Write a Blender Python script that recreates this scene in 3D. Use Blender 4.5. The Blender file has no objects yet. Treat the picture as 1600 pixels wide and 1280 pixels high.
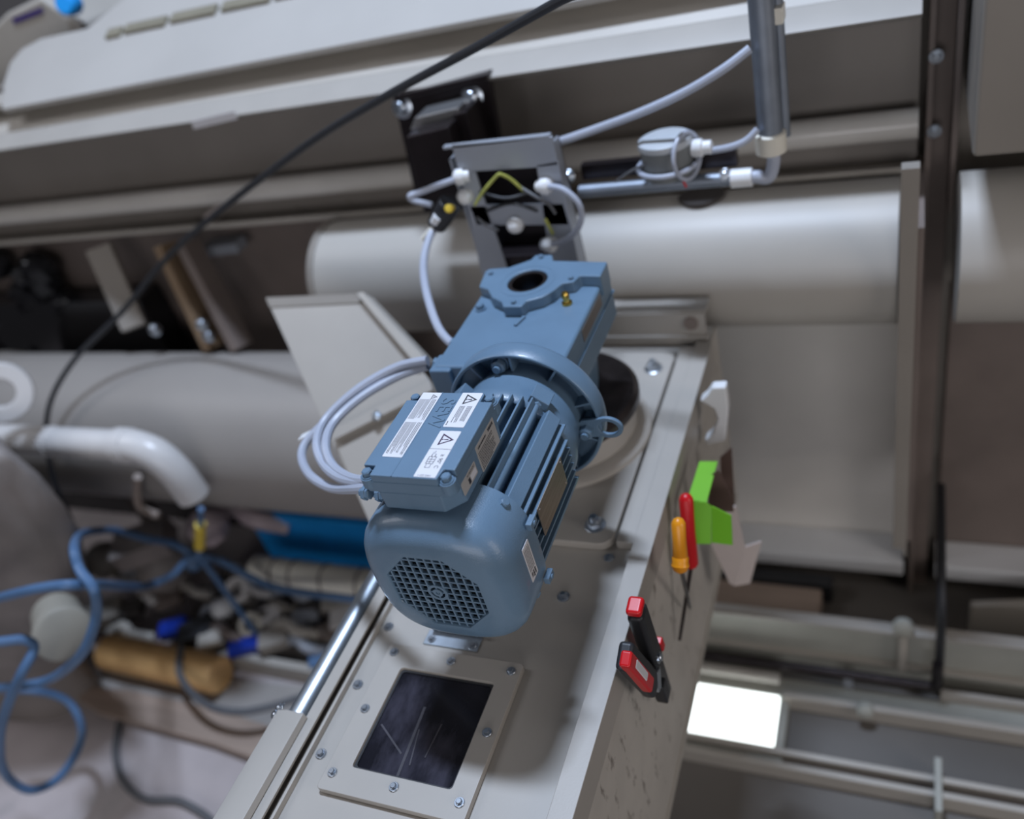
import bpy, bmesh, math, random
from mathutils import Vector, Matrix, Quaternion
random.seed(7)
PI = math.pi
scene = bpy.context.scene
COL = scene.collection

# ------------------------------------------------------------------ camera
F = 1350.0                                   # focal length in pixels of a 1600 px wide frame
CAM = Vector((0.387, -0.428, 1.600))
_x = Vector((3000, 80, -F)).normalized()     # world X in camera axes (right, down, forward)
_d = Vector((560, 1780, F)); _d = (_d - _x * _d.dot(_x)).normalized()
_z = -_d
_y = _z.cross(_x)
RW = Matrix((_x, _y, _z))                    # camera axes -> world
def ray(px, py): return RW @ Vector(((px - 800) / F, (py - 640) / F, 1.0))
def at(px, py, ax, val):                     # the point seen at a pixel on the plane axis = val
    d = ray(px, py); return CAM + d * ((val - CAM[ax]) / d[ax])
cd = bpy.data.cameras.new('camera'); cam = bpy.data.objects.new('camera', cd); COL.objects.link(cam)
cr_, cdn, cf = RW.col[0], RW.col[1], RW.col[2]
m = Matrix((cr_, -cdn, -cf)).transposed().to_4x4(); m.translation = CAM
cam.matrix_world = m
cd.sensor_fit = 'HORIZONTAL'; cd.sensor_width = 36; cd.lens = F / 1600 * 36
cd.clip_start = 0.01
cd.dof.use_dof = True; cd.dof.focus_distance = 0.83; cd.dof.aperture_fstop = 2.3
cd.dof.aperture_blades = 0
scene.camera = cam

# ------------------------------------------------------------------ world and lamps
w = bpy.data.worlds.new('hall_ambient'); scene.world = w; w.use_nodes = True
w.node_tree.nodes['Background'].inputs[0].default_value = (0.90, 0.90, 1.0, 1)
w.node_tree.nodes['Background'].inputs[1].default_value = 0.06
def lamp(name, loc, target, sx, sy, power, color):
    l = bpy.data.lights.new(name, 'AREA'); l.shape = 'RECTANGLE'; l.size = sx; l.size_y = sy
    l.energy = power; l.color = color
    o = bpy.data.objects.new(name, l); COL.objects.link(o); o.location = loc
    o.rotation_euler = (Vector(target) - Vector(loc)).to_track_quat('-Z', 'Y').to_euler()
    return o
lamp('ceiling_lamp_back', (-0.14, 0.79, 3.7), (-0.2, 0.3, 0.8), 0.50, 0.16, 100, (0.65, 0.775, 1.0))
lamp('left_fill', (-2.3, 0.15, 3.0), (-0.9, 0.4, 0.2), 0.5, 1.4, 16, (0.92, 0.93, 1.0))  # added fill overhead, brightens the floor, duct and clutter on the left
lamp('front_fill', (0.55, -2.5, 1.45), (-0.2, 0.6, 0.8), 2.2, 0.9, 24, (0.96, 0.95, 1.0))  # added low fill from the front; no window is known there
lamp('side_fill', (2.7, -0.5, 1.60), (0.1, 0.6, 0.5), 0.9, 1.4, 16, (1.0, 0.93, 0.90))  # area lamp added for the low light from the right, not a window
scene.view_settings.view_transform = 'Standard'
scene.view_settings.look = 'None'
scene.view_settings.gamma = 1.0
scene.view_settings.use_curve_mapping = False
scene.view_settings.exposure = 0.0

# ------------------------------------------------------------------ materials
MATS = {}
def mat(name, color, rough=0.5, metal=0.0, var=0.08, vscale=12.0, bump=0.0, bscale=300.0, coat=0.0,
        stain=None, emit=None, stretch=None, spec=0.5):
    if name in MATS: return MATS[name]
    m = bpy.data.materials.new(name); m.use_nodes = True
    nt = m.node_tree; b = nt.nodes['Principled BSDF']
    b.inputs['Roughness'].default_value = rough
    b.inputs['Metallic'].default_value = metal
    b.inputs['Coat Weight'].default_value = coat
    b.inputs['Specular IOR Level'].default_value = spec
    tc = nt.nodes.new('ShaderNodeTexCoord')
    vec = tc.outputs['Object']
    if stretch:
        mp = nt.nodes.new('ShaderNodeMapping'); mp.inputs['Scale'].default_value = stretch
        nt.links.new(vec, mp.inputs[0]); vec = mp.outputs[0]
    nz = nt.nodes.new('ShaderNodeTexNoise'); nz.inputs['Scale'].default_value = vscale
    nz.inputs['Detail'].default_value = 5.0
    nt.links.new(vec, nz.inputs['Vector'])
    rp = nt.nodes.new('ShaderNodeValToRGB')
    c = color
    rp.color_ramp.elements[0].position = 0.3; rp.color_ramp.elements[1].position = 0.7
    rp.color_ramp.elements[0].color = (c[0]*(1-var), c[1]*(1-var), c[2]*(1-var), 1)
    rp.color_ramp.elements[1].color = (min(1, c[0]*(1+var)), min(1, c[1]*(1+var)), min(1, c[2]*(1+var)), 1)
    nt.links.new(nz.outputs['Fac'], rp.inputs[0])
    out = rp.outputs[0]
    if stain:                                # (colour, scale, threshold, stretch)
        sc, ss, st, sx = stain
        mp = nt.nodes.new('ShaderNodeMapping'); mp.inputs['Scale'].default_value = sx
        nt.links.new(tc.outputs['Object'], mp.inputs[0])
        n2 = nt.nodes.new('ShaderNodeTexNoise'); n2.inputs['Scale'].default_value = ss
        n2.inputs['Detail'].default_value = 6; n2.inputs['Roughness'].default_value = 0.62
        nt.links.new(mp.outputs[0], n2.inputs['Vector'])
        r2 = nt.nodes.new('ShaderNodeValToRGB')
        r2.color_ramp.elements[0].position = st; r2.color_ramp.elements[1].position = st + 0.12
        nt.links.new(n2.outputs['Fac'], r2.inputs[0])
        mx = nt.nodes.new('ShaderNodeMix'); mx.data_type = 'RGBA'
        nt.links.new(r2.outputs[0], mx.inputs['Factor'])
        nt.links.new(out, mx.inputs['A']); mx.inputs['B'].default_value = (*sc, 1)
        out = mx.outputs['Result']
    nt.links.new(out, b.inputs['Base Color'])
    if bump:
        n3 = nt.nodes.new('ShaderNodeTexNoise'); n3.inputs['Scale'].default_value = bscale
        n3.inputs['Detail'].default_value = 2
        nt.links.new(tc.outputs['Object'], n3.inputs['Vector'])
        bp = nt.nodes.new('ShaderNodeBump'); bp.inputs['Strength'].default_value = bump
        bp.inputs['Distance'].default_value = 0.001
        nt.links.new(n3.outputs['Fac'], bp.inputs['Height']); nt.links.new(bp.outputs[0], b.inputs['Normal'])
    if emit:
        b.inputs['Emission Color'].default_value = (*emit[0], 1)
        b.inputs['Emission Strength'].default_value = emit[1]
    MATS[name] = m; return m

BLUE = mat('blue_grey_enamel', (0.118, 0.194, 0.278), 0.36, 0, 0.05, 25, 0.25, 900, coat=0.15)
BLUEDK = mat('dark_fan_plastic', (0.012, 0.016, 0.022), 0.5)
BEIGE = mat('pebble_grey_paint', (0.365, 0.34, 0.305), 0.42, 0, 0.04, 9, 0.06, 500)
BEIGE2 = mat('warm_grey_paint', (0.41, 0.38, 0.335), 0.5, 0, 0.06, 5, 0.05, 200)
BEIGEDK = mat('weathered_grey_paint', (0.25, 0.225, 0.195), 0.55, 0, 0.10, 4, 0.05, 200)
BROWN = mat('brown_primer_steel', (0.175, 0.140, 0.122), 0.6, 0, 0.18, 6, 0.1, 200)
DIRTY = mat('smeared_grey_paint', (0.47, 0.44, 0.395), 0.55, 0, 0.12, 9, 0.05, 300,
            stain=((0.20, 0.175, 0.15), 34.0, 0.575, (1.0, 1.6, 0.75)))
DUCT = mat('duct_paint', (0.42, 0.395, 0.355), 0.46, 0, 0.05, 4, 0.03, 100)
DUCT2 = mat('darker_duct_paint', (0.30, 0.275, 0.25), 0.45, 0, 0.06, 4, 0.03, 100)  # darker tone of the duct paint, used on the left duct
CONDUIT = mat('conduit_zinc', (0.24, 0.27, 0.315), 0.5, 0.7, 0.12, 30)
SLOPE = mat('casing_paint', (0.40, 0.38, 0.35), 0.5, 0, 0.05, 4, 0.03, 100)
WALLP = mat('pale_wall_panel', (0.74, 0.71, 0.66), 0.55, 0, 0.07, 4, 0.03, 100)
RECESS = mat('recess_brown_paint', (0.25, 0.225, 0.20), 0.55, 0, 0.10, 4, 0.05, 200)  # one even brown for the casing's recessed panel
WHITE = mat('white_plastic', (0.72, 0.73, 0.74), 0.4, 0, 0.03)
CABLE = mat('pale_grey_cable', (0.38, 0.41, 0.485), 0.42, 0, 0.04)
BLACK = mat('black_rubber', (0.018, 0.019, 0.022), 0.45, 0, 0.1)
BLACKM = mat('black_steel', (0.030, 0.024, 0.026), 0.28, 0.6, 0.2, 20)
STEELDK = mat('burnished_dark_steel', (0.075, 0.062, 0.06), 0.3, 0.9, 0.3, 30)
ZINC = mat('zinc_plated_steel', (0.55, 0.60, 0.66), 0.28, 1.0, 0.12, 30)
GALV = mat('galvanised_steel', (0.50, 0.56, 0.62), 0.36, 1.0, 0.16, 40)
GREYSTEEL = mat('grey_sheet_steel', (0.36, 0.385, 0.43), 0.42, 0.35, 0.08, 10)
LABELW = mat('label_white', (0.66, 0.655, 0.68), 0.45, 0, 0.02)
LABELG = mat('label_grey', (0.42, 0.40, 0.375), 0.45, 0, 0.05)
INK = mat('print_black', (0.02, 0.018, 0.022), 0.5, 0, 0.02)
INKV = mat('print_violet', (0.035, 0.01, 0.045), 0.5, 0, 0.02)
BRASS = mat('brass', (0.62, 0.42, 0.10), 0.22, 1.0, 0.05)
GLASS = mat('smoked_pane', (0.012, 0.012, 0.017), 0.12, 0, 0.3, 30, 0,
            stain=((0.045, 0.043, 0.058), 8, 0.52, (1.5, 0.6, 1)))
FLOORM = mat('concrete', (0.47, 0.415, 0.405), 0.8, 0, 0.14, 5, 0.3, 80,
             stain=((0.38, 0.35, 0.34), 3.0, 0.55, (1, 1, 1)))
FLOORR = mat('dark_steel_deck', (0.125, 0.113, 0.10), 0.6, 0, 0.14, 4, 0.1, 80)
WOOD = mat('pine_wood', (0.36, 0.275, 0.22), 0.6, 0, 0.15, 6, 0.1, 60, stretch=(1, 8, 8))
ORANGE = mat('yellowish_varnished_wood', (0.64, 0.38, 0.155), 0.5, 0, 0.15, 5, 0.1, 60, stretch=(1, 8, 8))
HOSE = mat('blue_rubber_hose', (0.078, 0.155, 0.285), 0.45, 0, 0.1)
GREYC = mat('dark_grey_cable', (0.115, 0.118, 0.125), 0.5, 0, 0.1)
BLUEB = mat('blue_plastic', (0.016, 0.34, 0.86), 0.42, 0, 0.08)
BLUED = mat('deep_blue_plastic', (0.008, 0.035, 0.32), 0.35, 0, 0.1)
PVC = mat('white_pvc', (0.62, 0.60, 0.58), 0.32, 0, 0.05)
CREAM = mat('cream_plastic', (0.70, 0.67, 0.58), 0.45, 0, 0.06)
TARP = mat('dusty_grey_sheet', (0.215, 0.19, 0.175), 0.6, 0, 0.28, 6, 0.6, 22)
RED = mat('red_plastic', (0.55, 0.006, 0.010), 0.35, 0, 0.05)
YELLOW = mat('amber_plastic', (0.72, 0.27, 0.008), 0.35, 0, 0.08)
YTAG = mat('yellow_tape', (0.72, 0.52, 0.05), 0.5, 0, 0.05)
GREEN = mat('lime_card', (0.16, 0.45, 0.018), 0.5, 0, 0.04)
PAPER = mat('pale_pink_card', (0.56, 0.49, 0.46), 0.7, 0, 0.06)
CARD = mat('brown_card_inside', (0.12, 0.075, 0.06), 0.7, 0, 0.08)
PINK = mat('clear_film', (0.55, 0.45, 0.46), 0.3, 0, 0.15)
GREENW = mat('green_yellow_wire', (0.42, 0.44, 0.10), 0.45, 0, 0.2, 60)
PURPLE = mat('purple_label', (0.05, 0.03, 0.16), 0.5, 0, 0.05)
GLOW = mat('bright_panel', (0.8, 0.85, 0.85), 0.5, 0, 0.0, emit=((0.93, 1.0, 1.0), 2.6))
DARKV = mat('dark_soil', (0.05, 0.043, 0.04), 0.85, 0, 0.3, 8)

# ------------------------------------------------------------------ mesh helpers
def axes(d):
    d = Vector(d).normalized()
    a = Vector((0, 0, 1)) if abs(d.z) < 0.9 else Vector((1, 0, 0))
    u = a.cross(d).normalized(); return u, d.cross(u).normalized(), d
def smooth(pts, n=8):
    P = [Vector(p) for p in pts]; out = []
    for i in range(len(P) - 1):
        p0 = P[max(i-1, 0)]; p1 = P[i]; p2 = P[i+1]; p3 = P[min(i+2, len(P)-1)]
        for k in range(n):
            t = k / n
            out.append(0.5*((2*p1) + (p2-p0)*t + (2*p0-5*p1+4*p2-p3)*t*t + (3*p1-p0-3*p2+p3)*t**3))
    out.append(P[-1]); return out
ORG = {}
class MB:
    def __init__(s): s.v = []; s.f = []; s.m = []
    def add(s, vs, fs, mi=0):
        o = len(s.v); s.v += [Vector(v) for v in vs]
        for f in fs: s.f.append([i + o for i in f]); s.m.append(mi)
        return s
    def box(s, x0, x1, y0, y1, z0, z1, mi=0):
        return s.add([(x0,y0,z0),(x1,y0,z0),(x1,y1,z0),(x0,y1,z0),(x0,y0,z1),(x1,y0,z1),(x1,y1,z1),(x0,y1,z1)],
            [(3,2,1,0),(4,5,6,7),(0,1,5,4),(1,2,6,5),(2,3,7,6),(3,0,4,7)], mi)
    def obox(s, c, ux, uy, uz, hx, hy, hz, mi=0):
        c = Vector(c); ux = Vector(ux).normalized(); uy = Vector(uy).normalized(); uz = Vector(uz).normalized()
        q = [c + ux*hx*a + uy*hy*b + uz*hz*d for d in (-1, 1) for a, b in ((-1,-1),(1,-1),(1,1),(-1,1))]
        return s.add(q, [(3,2,1,0),(4,5,6,7),(0,1,5,4),(1,2,6,5),(2,3,7,6),(3,0,4,7)], mi)
    def loft(s, rings, cap=True, mi=0, closed=False):
        n = len(rings[0]); vs = [v for r in rings for v in r]; fs = []
        R = len(rings)
        for i in range(R if closed else R - 1):
            j = (i + 1) % R
            for k in range(n):
                fs.append((i*n+k, i*n+(k+1) % n, j*n+(k+1) % n, j*n+k))
        if cap and not closed:
            fs.append(tuple(reversed(range(n)))); fs.append(tuple((R-1)*n+k for k in range(n)))
        return s.add(vs, fs, mi)
    def lathe(s, o, d, prof, seg=32, mi=0, closed=False):        # prof: (radius, distance along d)
        u, v, d = axes(d); o = Vector(o)
        rings = [[o + d*h + (u*math.cos(2*PI*k/seg) + v*math.sin(2*PI*k/seg))*max(r, 1e-5) for k in range(seg)] for r, h in prof]
        return s.loft(rings, True, mi, closed)
    def cyl(s, p0, p1, r0, r1=None, seg=20, mi=0):
        p0 = Vector(p0); p1 = Vector(p1); r1 = r0 if r1 is None else r1
        return s.lathe(p0, p1-p0, [(r0, 0), (r1, (p1-p0).length)], seg, mi)
    def ring(s, o, d, ri, ro, h, seg=32, mi=0):
        return s.lathe(o, d, [(ri, 0), (ro, 0), (ro, h), (ri, h)], seg, mi, closed=True)
    def tube(s, pts, r, seg=10, mi=0):
        P = [Vector(p) for p in pts]; rings = []
        t0 = (P[1]-P[0]).normalized(); u, v, _ = axes(t0)
        for i, p in enumerate(P):
            t = (P[min(i+1, len(P)-1)] - P[max(i-1, 0)]).normalized()
            u = (u - t*u.dot(t)).normalized(); v = t.cross(u)
            rr = r(i/(len(P)-1)) if callable(r) else r
            rings.append([p + (u*math.cos(2*PI*k/seg) + v*math.sin(2*PI*k/seg))*rr for k in range(seg)])
        return s.loft(rings, True, mi)
    def prism(s, poly, a0, a1, plane='xy', mi=0):
        def mk(p, a):
            return (p[0], p[1], a) if plane == 'xy' else (p[0], a, p[1]) if plane == 'xz' else (a, p[0], p[1])
        area = sum(poly[i][0]*poly[(i+1) % len(poly)][1] - poly[(i+1) % len(poly)][0]*poly[i][1] for i in range(len(poly)))
        if area < 0: poly = list(reversed(poly))
        if plane == 'xz': a0, a1 = a1, a0
        return s.loft([[mk(p, a0) for p in poly], [mk(p, a1) for p in poly]], True, mi)
    def torus(s, o, d, R, r, seg=32, sub=10, mi=0):
        u, v, d = axes(d); o = Vector(o)
        rings = []
        for i in range(seg):
            e = u*math.cos(2*PI*i/seg) + v*math.sin(2*PI*i/seg)
            rings.append([o + e*(R + r*math.cos(2*PI*k/sub)) + d*(r*math.sin(2*PI*k/sub)) for k in range(sub)])
        return s.loft(rings, False, mi, closed=True)
    def mesh(s, name, mats, org=(0, 0, 0), angle=35):
        me = bpy.data.meshes.new(name); o = Vector(org)
        me.from_pydata([v - o for v in s.v], [], s.f)
        for x in (mats if isinstance(mats, (list, tuple)) else [mats]): me.materials.append(x)
        me.polygons.foreach_set('material_index', s.m)
        me.update(); me.shade_smooth(); me.set_sharp_from_angle(angle=math.radians(angle))
        return me
    def build(s, name, mats, parent=None, bev=0, seg=2, angle=35, label=None):
        if parent is not None: org = ORG[parent]
        else:
            lo = [min(v[i] for v in s.v) for i in range(3)]; hi = [max(v[i] for v in s.v) for i in range(3)]
            org = Vector(((lo[0]+hi[0])/2, (lo[1]+hi[1])/2, lo[2]))
        o = bpy.data.objects.new(name, s.mesh(name, mats, org, angle)); COL.objects.link(o); ORG[o] = Vector(org)
        if parent is not None: o.parent = parent
        else: o.location = org
        if bev:
            b = o.modifiers.new('bevel', 'BEVEL'); b.width = bev; b.segments = seg; b.limit_method = 'ANGLE'
            b.angle_limit = math.radians(38); b.harden_normals = True
        if label: o['label'] = label
        return o
def tag(o, label, cat, group=None, kind=None):
    o['label'] = label
    if cat: o['category'] = cat
    if group: o['group'] = group
    if kind: o['kind'] = kind
    return o
def empty(name, loc, label, cat, group=None):
    o = bpy.data.objects.new(name, None); COL.objects.link(o); o.location = loc; o.empty_display_size = 0.03
    ORG[o] = Vector(loc); return tag(o, label, cat, group)
def inst(name, me, parent, loc, d=(0, 0, 1), spin=0.0, scale=1.0):
    o = bpy.data.objects.new(name, me); COL.objects.link(o); o.parent = parent
    o.location = Vector(loc) - ORG[parent]
    o.rotation_mode = 'QUATERNION'
    o.rotation_quaternion = Vector(d).to_track_quat('Z', 'Y') @ Quaternion((0, 0, 1), spin)
    o.scale = (scale,)*3; ORG[o] = Vector(loc); return o
def structure(o): o['kind'] = 'structure'; return o
def cut(obj, mb):                                # subtract a solid from a mesh once and for all
    cme = mb.mesh('cutter', BLACK); c = bpy.data.objects.new('cutter', cme); COL.objects.link(c)
    c.location = (0, 0, 0)
    md = obj.modifiers.new('b', 'BOOLEAN'); md.object = c; md.operation = 'DIFFERENCE'; md.solver = 'EXACT'
    bpy.context.view_layer.update()
    dg = bpy.context.evaluated_depsgraph_get()
    me = bpy.data.meshes.new_from_object(obj.evaluated_get(dg))
    old = obj.data; nm = old.name; obj.modifiers.remove(md); obj.data = me; bpy.data.meshes.remove(old); me.name = nm
    bpy.data.objects.remove(c); bpy.data.meshes.remove(cme)
    me.shade_smooth(); me.set_sharp_from_angle(angle=math.radians(35))
def text2d(s, size):                             # flat lettering as (verts, faces), centred
    cu = bpy.data.curves.new('t', 'FONT'); cu.body = s; cu.size = size; cu.align_x = 'CENTER'; cu.align_y = 'CENTER'
    cu.resolution_u = 3
    o = bpy.data.objects.new('t', cu); COL.objects.link(o); bpy.context.view_layer.update()
    me = bpy.data.meshes.new_from_object(o.evaluated_get(bpy.context.evaluated_depsgraph_get()))
    vs = [v.co.copy() for v in me.vertices]; fs = [tuple(p.vertices) for p in me.polygons]
    bpy.data.objects.remove(o); bpy.data.curves.remove(cu); bpy.data.meshes.remove(me)
    return vs, fs

# shared small hardware (local +Z is the head's direction)
def hexpoly(r): return [(r*math.cos(PI/3*k), r*math.sin(PI/3*k)) for k in range(6)]
def bolt_mesh(name, mt, r=0.005, h=0.004, washer=1.7, stud=0.0):
    b = MB(); b.lathe((0,0,0), (0,0,1), [(r*washer, -0.0005), (r*washer, 0.0008), (r*washer*0.93, 0.0013)], 20)
    b.prism(hexpoly(r*1.1), 0.001, h*0.82+0.001); b.lathe((0,0,0.001), (0,0,1), [(r*1.02, h*0.8), (r*0.8, h)], 12)
    if stud: b.cyl((0,0,h), (0,0,h+stud), r*0.55, seg=10)
    return b.mesh(name, mt)
BOLT_BLUE = bolt_mesh('painted_bolt', BLUE, 0.0042, 0.0050, 1.45)
BOLT_FLANGE = bolt_mesh('flange_bolt', BLUE, 0.0062, 0.0075, 1.35, 0.004)
BOLT_S = bolt_mesh('screw', ZINC, 0.0038, 0.0034, 1.7)
BOLT_M = bolt_mesh('screw', ZINC, 0.0048, 0.0045, 1.6, 0.002)
BOLT_L = bolt_mesh('hex_bolt', ZINC, 0.0085, 0.0095, 1.6, 0.006)
BOLT_T = bolt_mesh('rivet', BEIGEDK, 0.004, 0.003, 1.5)

# ================================================================== SETTING
fl = MB().box(-3.2, -0.30, -1.6, 1.6, -0.05, 0.0).build('floor', FLOORM); structure(fl)
fr = MB().box(-0.30, 1.6, -1.6, 1.6, -0.05, 0.0).build('floor', FLOORR); structure(fr)
wb = MB().box(-3.2, 1.6, 1.0, 1.04, 0.0, 1.30).build('wall_back', BEIGEDK); structure(wb)
wp = MB().box(-0.25, 0.40, 0.985, 1.0, 0.02, 0.72).build('panel', WALLP, wb, 0.004)
MB().box(-3.1, -0.50, 0.985, 1.0, 0.0, 0.96).build('panel', BROWN, wb)  # dark brown sheet standing for the shaded space under the beam
wp2 = MB().box(0.46, 1.5, 0.975, 1.0, 0.02, 0.72).build('panel', BROWN, wb, 0.004)

# ================================================================== GEAR MOTOR (axis along Y at height A)
A = 1.016
def sup(y, a, n, N=96, z0=A):
    out = []
    for k in range(N):
        t = -2*PI*k/N; c, s_ = math.cos(t), math.sin(t)
        r = a / (abs(c)**n + abs(s_)**n)**(1/n); out.append((r*c, y, z0 + r*s_))
    return out
def octo(y, ap, N=96, z0=A):
    out = []
    for k in range(N):
        t = -2*PI*k/N; q = (abs(t) + PI/8) % (PI/4) - PI/8
        r = ap / math.cos(q); out.append((r*math.cos(t), y, z0 + r*math.sin(t)))
    return out
motor = empty('gear_motor', (-0.043, 0.431, 0.906), 'blue-grey painted geared electric motor with finned body mounted on the conveyor', 'motor')
# --- fan cover
fc = MB()
rings = [sup(0.0700, 0.0765, 3.0), sup(0.0700, 0.0795, 3.0), sup(0.030, 0.0795, 3.0), sup(0.022, 0.0788, 3.0), sup(0.015, 0.0765, 2.95),
         sup(0.009, 0.0725, 2.9), sup(0.0045, 0.067, 2.8), sup(0.0018, 0.0615, 2.6), octo(0.0006, 0.054), octo(0.0, 0.0515),
         octo(0.0, 0.0475), octo(0.0015, 0.0465), octo(0.006, 0.0465), octo(0.008, 0.054), sup(0.022, 0.0755, 3.0)]
fc.loft(rings, False, closed=True)
fan_cover = fc.build('fan_cover', BLUE, motor, angle=50)
gr = MB(); ap = 0.047; lim = ap*math.tan(PI/8)
def half(c): return ap if abs(c) < lim else ap - (abs(c) - lim)
for i in range(-5, 6):
    c = i*0.0084; h = half(c)
    if h > 0.004:
        gr.box(c-0.0009, c+0.0009, 0.0012, 0.0042, A-h, A+h); gr.box(-h, h, 0.0014, 0.0040, A+c-0.0009, A+c+0.0009)
gr.ring((0, 0.0008, A), (0, 1, 0), 0.0075, 0.0105, 0.0034, 24)
gr.ring((0, 0.0006, A), (0, 1, 0), 0.0022, 0.0050, 0.0036, 20)
for k in range(4):
    a0 = PI/4 + k*PI/2
    gr.tube([(0.0215*math.cos(a0+d), 0.0026, A+0.0215*math.sin(a0+d)) for d in (-.16, -.08, 0, .08, .16)], 0.0013, 6)
gr.build('grille', BLUE, fan_cover)
fan = MB(); fan.lathe((0, 0.016, A), (0, 1, 0), [(0.012, 0), (0.014, 0.03)], 20)
for k in range(7):
    t = 2*PI*k/7; e = Vector((math.cos(t), 0, math.sin(t))); fan.obox(Vector((0, 0.035, A)) + e*0.04, e, (0, 1, 0), e.cross(Vector((0, 1, 0))), 0.028, 0.017, 0.0013)
fan.lathe((0, 0.05, A), (0, 1, 0), [(0.072, 0), (0.072, 0.003)], 40)
fan.build('fan_blades', BLUEDK, motor)
for sx, sz in ((1, 1), (-1, 1), (1, -1), (-1, -1)):
    inst('cover_bolt', BOLT_BLUE, motor, (sx*0.0612, 0.061, A+sz*0.0612), (sx, 0, sz), 0.3)
for zz in (0.037, -0.037):
    lg = MB(); lg.obox((0.0815, 0.064, A+zz), (1, 0, 0), (0, 1, 0), (0, 0, 1), 0.003, 0.007, 0.004); lg.cyl((0.079, 0.064, A+zz), (0.086, 0.064, A+zz), 0.0026, seg=10)
    lg.build('cover_clip', BLUE, motor, 0.0008)
# --- finned stator
st = MB(); st.lathe((0, 0.05, A), (0, 1, 0), [(0.058, 0), (0.058, 0.16)], 48); st.build('stator_core', BLUE, motor)
Y0, Y1 = 0.068, 0.203
def fin(b): return b.build('cooling_fin', BLUE, motor, 0.0006, 1)
for sx in (1, -1):
    for dz in (0.036, 0.0255, 0.015, 0.0045, -0.006, -0.0165, -0.027, -0.0375, -0.048):
        xo = math.sqrt(max(0.081**2 - dz*dz, 0))
        xo = min(xo, 0.0765)
        x0, x1 = 0.035, xo
        fin(MB().box(min(sx*x0, sx*x1), max(sx*x0, sx*x1), Y0, Y1 - (0.012 if abs(dz) < 0.03 else 0), A+dz-0.0013, A+dz+0.0013))
for sz in (1, -1):
    for dx in (-0.044, -0.033, -0.022, -0.011, 0.0, 0.011, 0.022, 0.033, 0.044):
        zo = min(math.sqrt(0.081**2 - dx*dx), 0.0765); z0, z1 = 0.045, zo
        if sz > 0 and dx == 0.044: z1 = 0.072
        fin(MB().box(dx-0.0013, dx+0.0013, Y0, Y1, A+min(sz*z0, sz*z1), A+max(sz*z0, sz*z1)))
for sx, sz in ((1, 1), (-1, 1), (1, -1), (-1, -1)):
    e = Vector((sx*math.cos(0.66), 0, sz*math.sin(0.66))); n = Vector((0, 1, 0)).cross(e)
    MB().obox(Vector((0, (Y0+Y1)/2, A)) + e*0.0685, e, (0, 1, 0), n, 0.0125, (Y1-Y0)/2, 0.0085).build('corner_beam', BLUE, motor, 0.0015)
    e2 = Vector((sx*math.cos(0.92), 0, sz*math.sin(0.92)))
    MB().cyl(Vector((0, Y0-0.004, A)) + e2*0.0765, Vector((0, Y1+0.012, A)) + e2*0.0765, 0.0032, seg=12).build('tie_rod', BLUE, motor)
    inst('tie_rod_nut', BOLT_BLUE, motor, Vector((0, Y1+0.004, A)) + e2*0.0765, (0, -1, 0))
# brown-grey nameplate over the side fins
npl = MB(); npl.box(0.0770, 0.0782, 0.087, 0.161, A-0.006, A+0.030)
for yy in (0.091, 0.157):
    for zz in (-0.002, 0.026): npl.cyl((0.078, yy, A+zz), (0.0792, yy, A+zz), 0.0014, seg=8)
npl.build('nameplate', mat('dull_steel_plate', (0.30, 0.265, 0.235), 0.4, 0.7, 0.15, 60, stretch=(1, 0.4, 6)), motor, 0.0003, 1, label='plain dull steel nameplate on the side fins')
# --- drive end shield, flange
es = MB(); es.lathe((0, 0.198, A), (0, 1, 0), [(0.050, 0), (0.0715, 0.0), (0.0740, 0.004), (0.0735, 0.016), (0.069, 0.030), (0.066, 0.062), (0.066, 0.085)], 64)
for sx, sz in ((1, 1), (-1, 1), (1, -1), (-1, -1)):
    e2 = Vector((sx*math.cos(0.92), 0, sz*math.sin(0.92))); es.obox(Vector((0, 0.215, A)) + e2*0.072, e2, (0, 1, 0), Vector((0, 1, 0)).cross(e2), 0.011, 0.010, 0.011)
es.build('end_shield', BLUE, motor, 0.001)
rg = MB(); rg.lathe((0, 0.250, A), (0, 1, 0), [(0.0862, 0.001), (0.0872, 0), (0.0893, 0), (0.0905, 0.0015), (0.0905, 0.022), (0.0885, 0.027), (0.080, 0.032), (0.06, 0.034), (0.06, 0.021), (0.0850, 0.019)], 96, closed=True)
ring_ = rg.build('flange_ring', BLUE, motor, angle=40)
for k in range(10):
    t = 2*PI*(k+0.45)/10; e = Vector((math.cos(t), 0, math.sin(t)))
    MB().obox(Vector((0, 0.2620, A)) + e*0.0755, e, (0, 1, 0), Vector((0, 1, 0)).cross(e), 0.0105, 0.0095, 0.0014).build('flange_rib', BLUE, ring_, 0.0005, 1)
for k in range(4):
    t = PI/2 + 0.17 + k*PI/2
    if k == 3: t = -0.12
    p = Vector((0.0745*math.cos(t), 0.271, A + 0.0745*math.sin(t)))
    MB().lathe(p, (0, -1, 0), [(0.0105, 0), (0.0098, 0.012)], 20).build('bolt_boss', BLUE, ring_)
    inst('flange_bolt', BOLT_FLANGE, motor, p + Vector((0, -0.012 if k != 3 else -0.0225, 0)), (0, -1, 0), 0.4, 1.25)
eye = MB()
ec = Vector((0.0985, 0.25, A-0.0045))
def ell(rx, rz): return [(ec.x+rx*math.cos(2*PI*k/28), ec.z+rz*math.sin(2*PI*k/28)) for k in range(28)]
eye.loft([[Vector((q[0], yv, q[1])) for q in poly] for yv, poly in ((0.2460, ell(.0170, .0140)), (0.2505, ell(.0170, .0140)), (0.2505, ell(.0118, .0092)), (0.2460, ell(.0118, .0092)))], False, closed=True)
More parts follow.
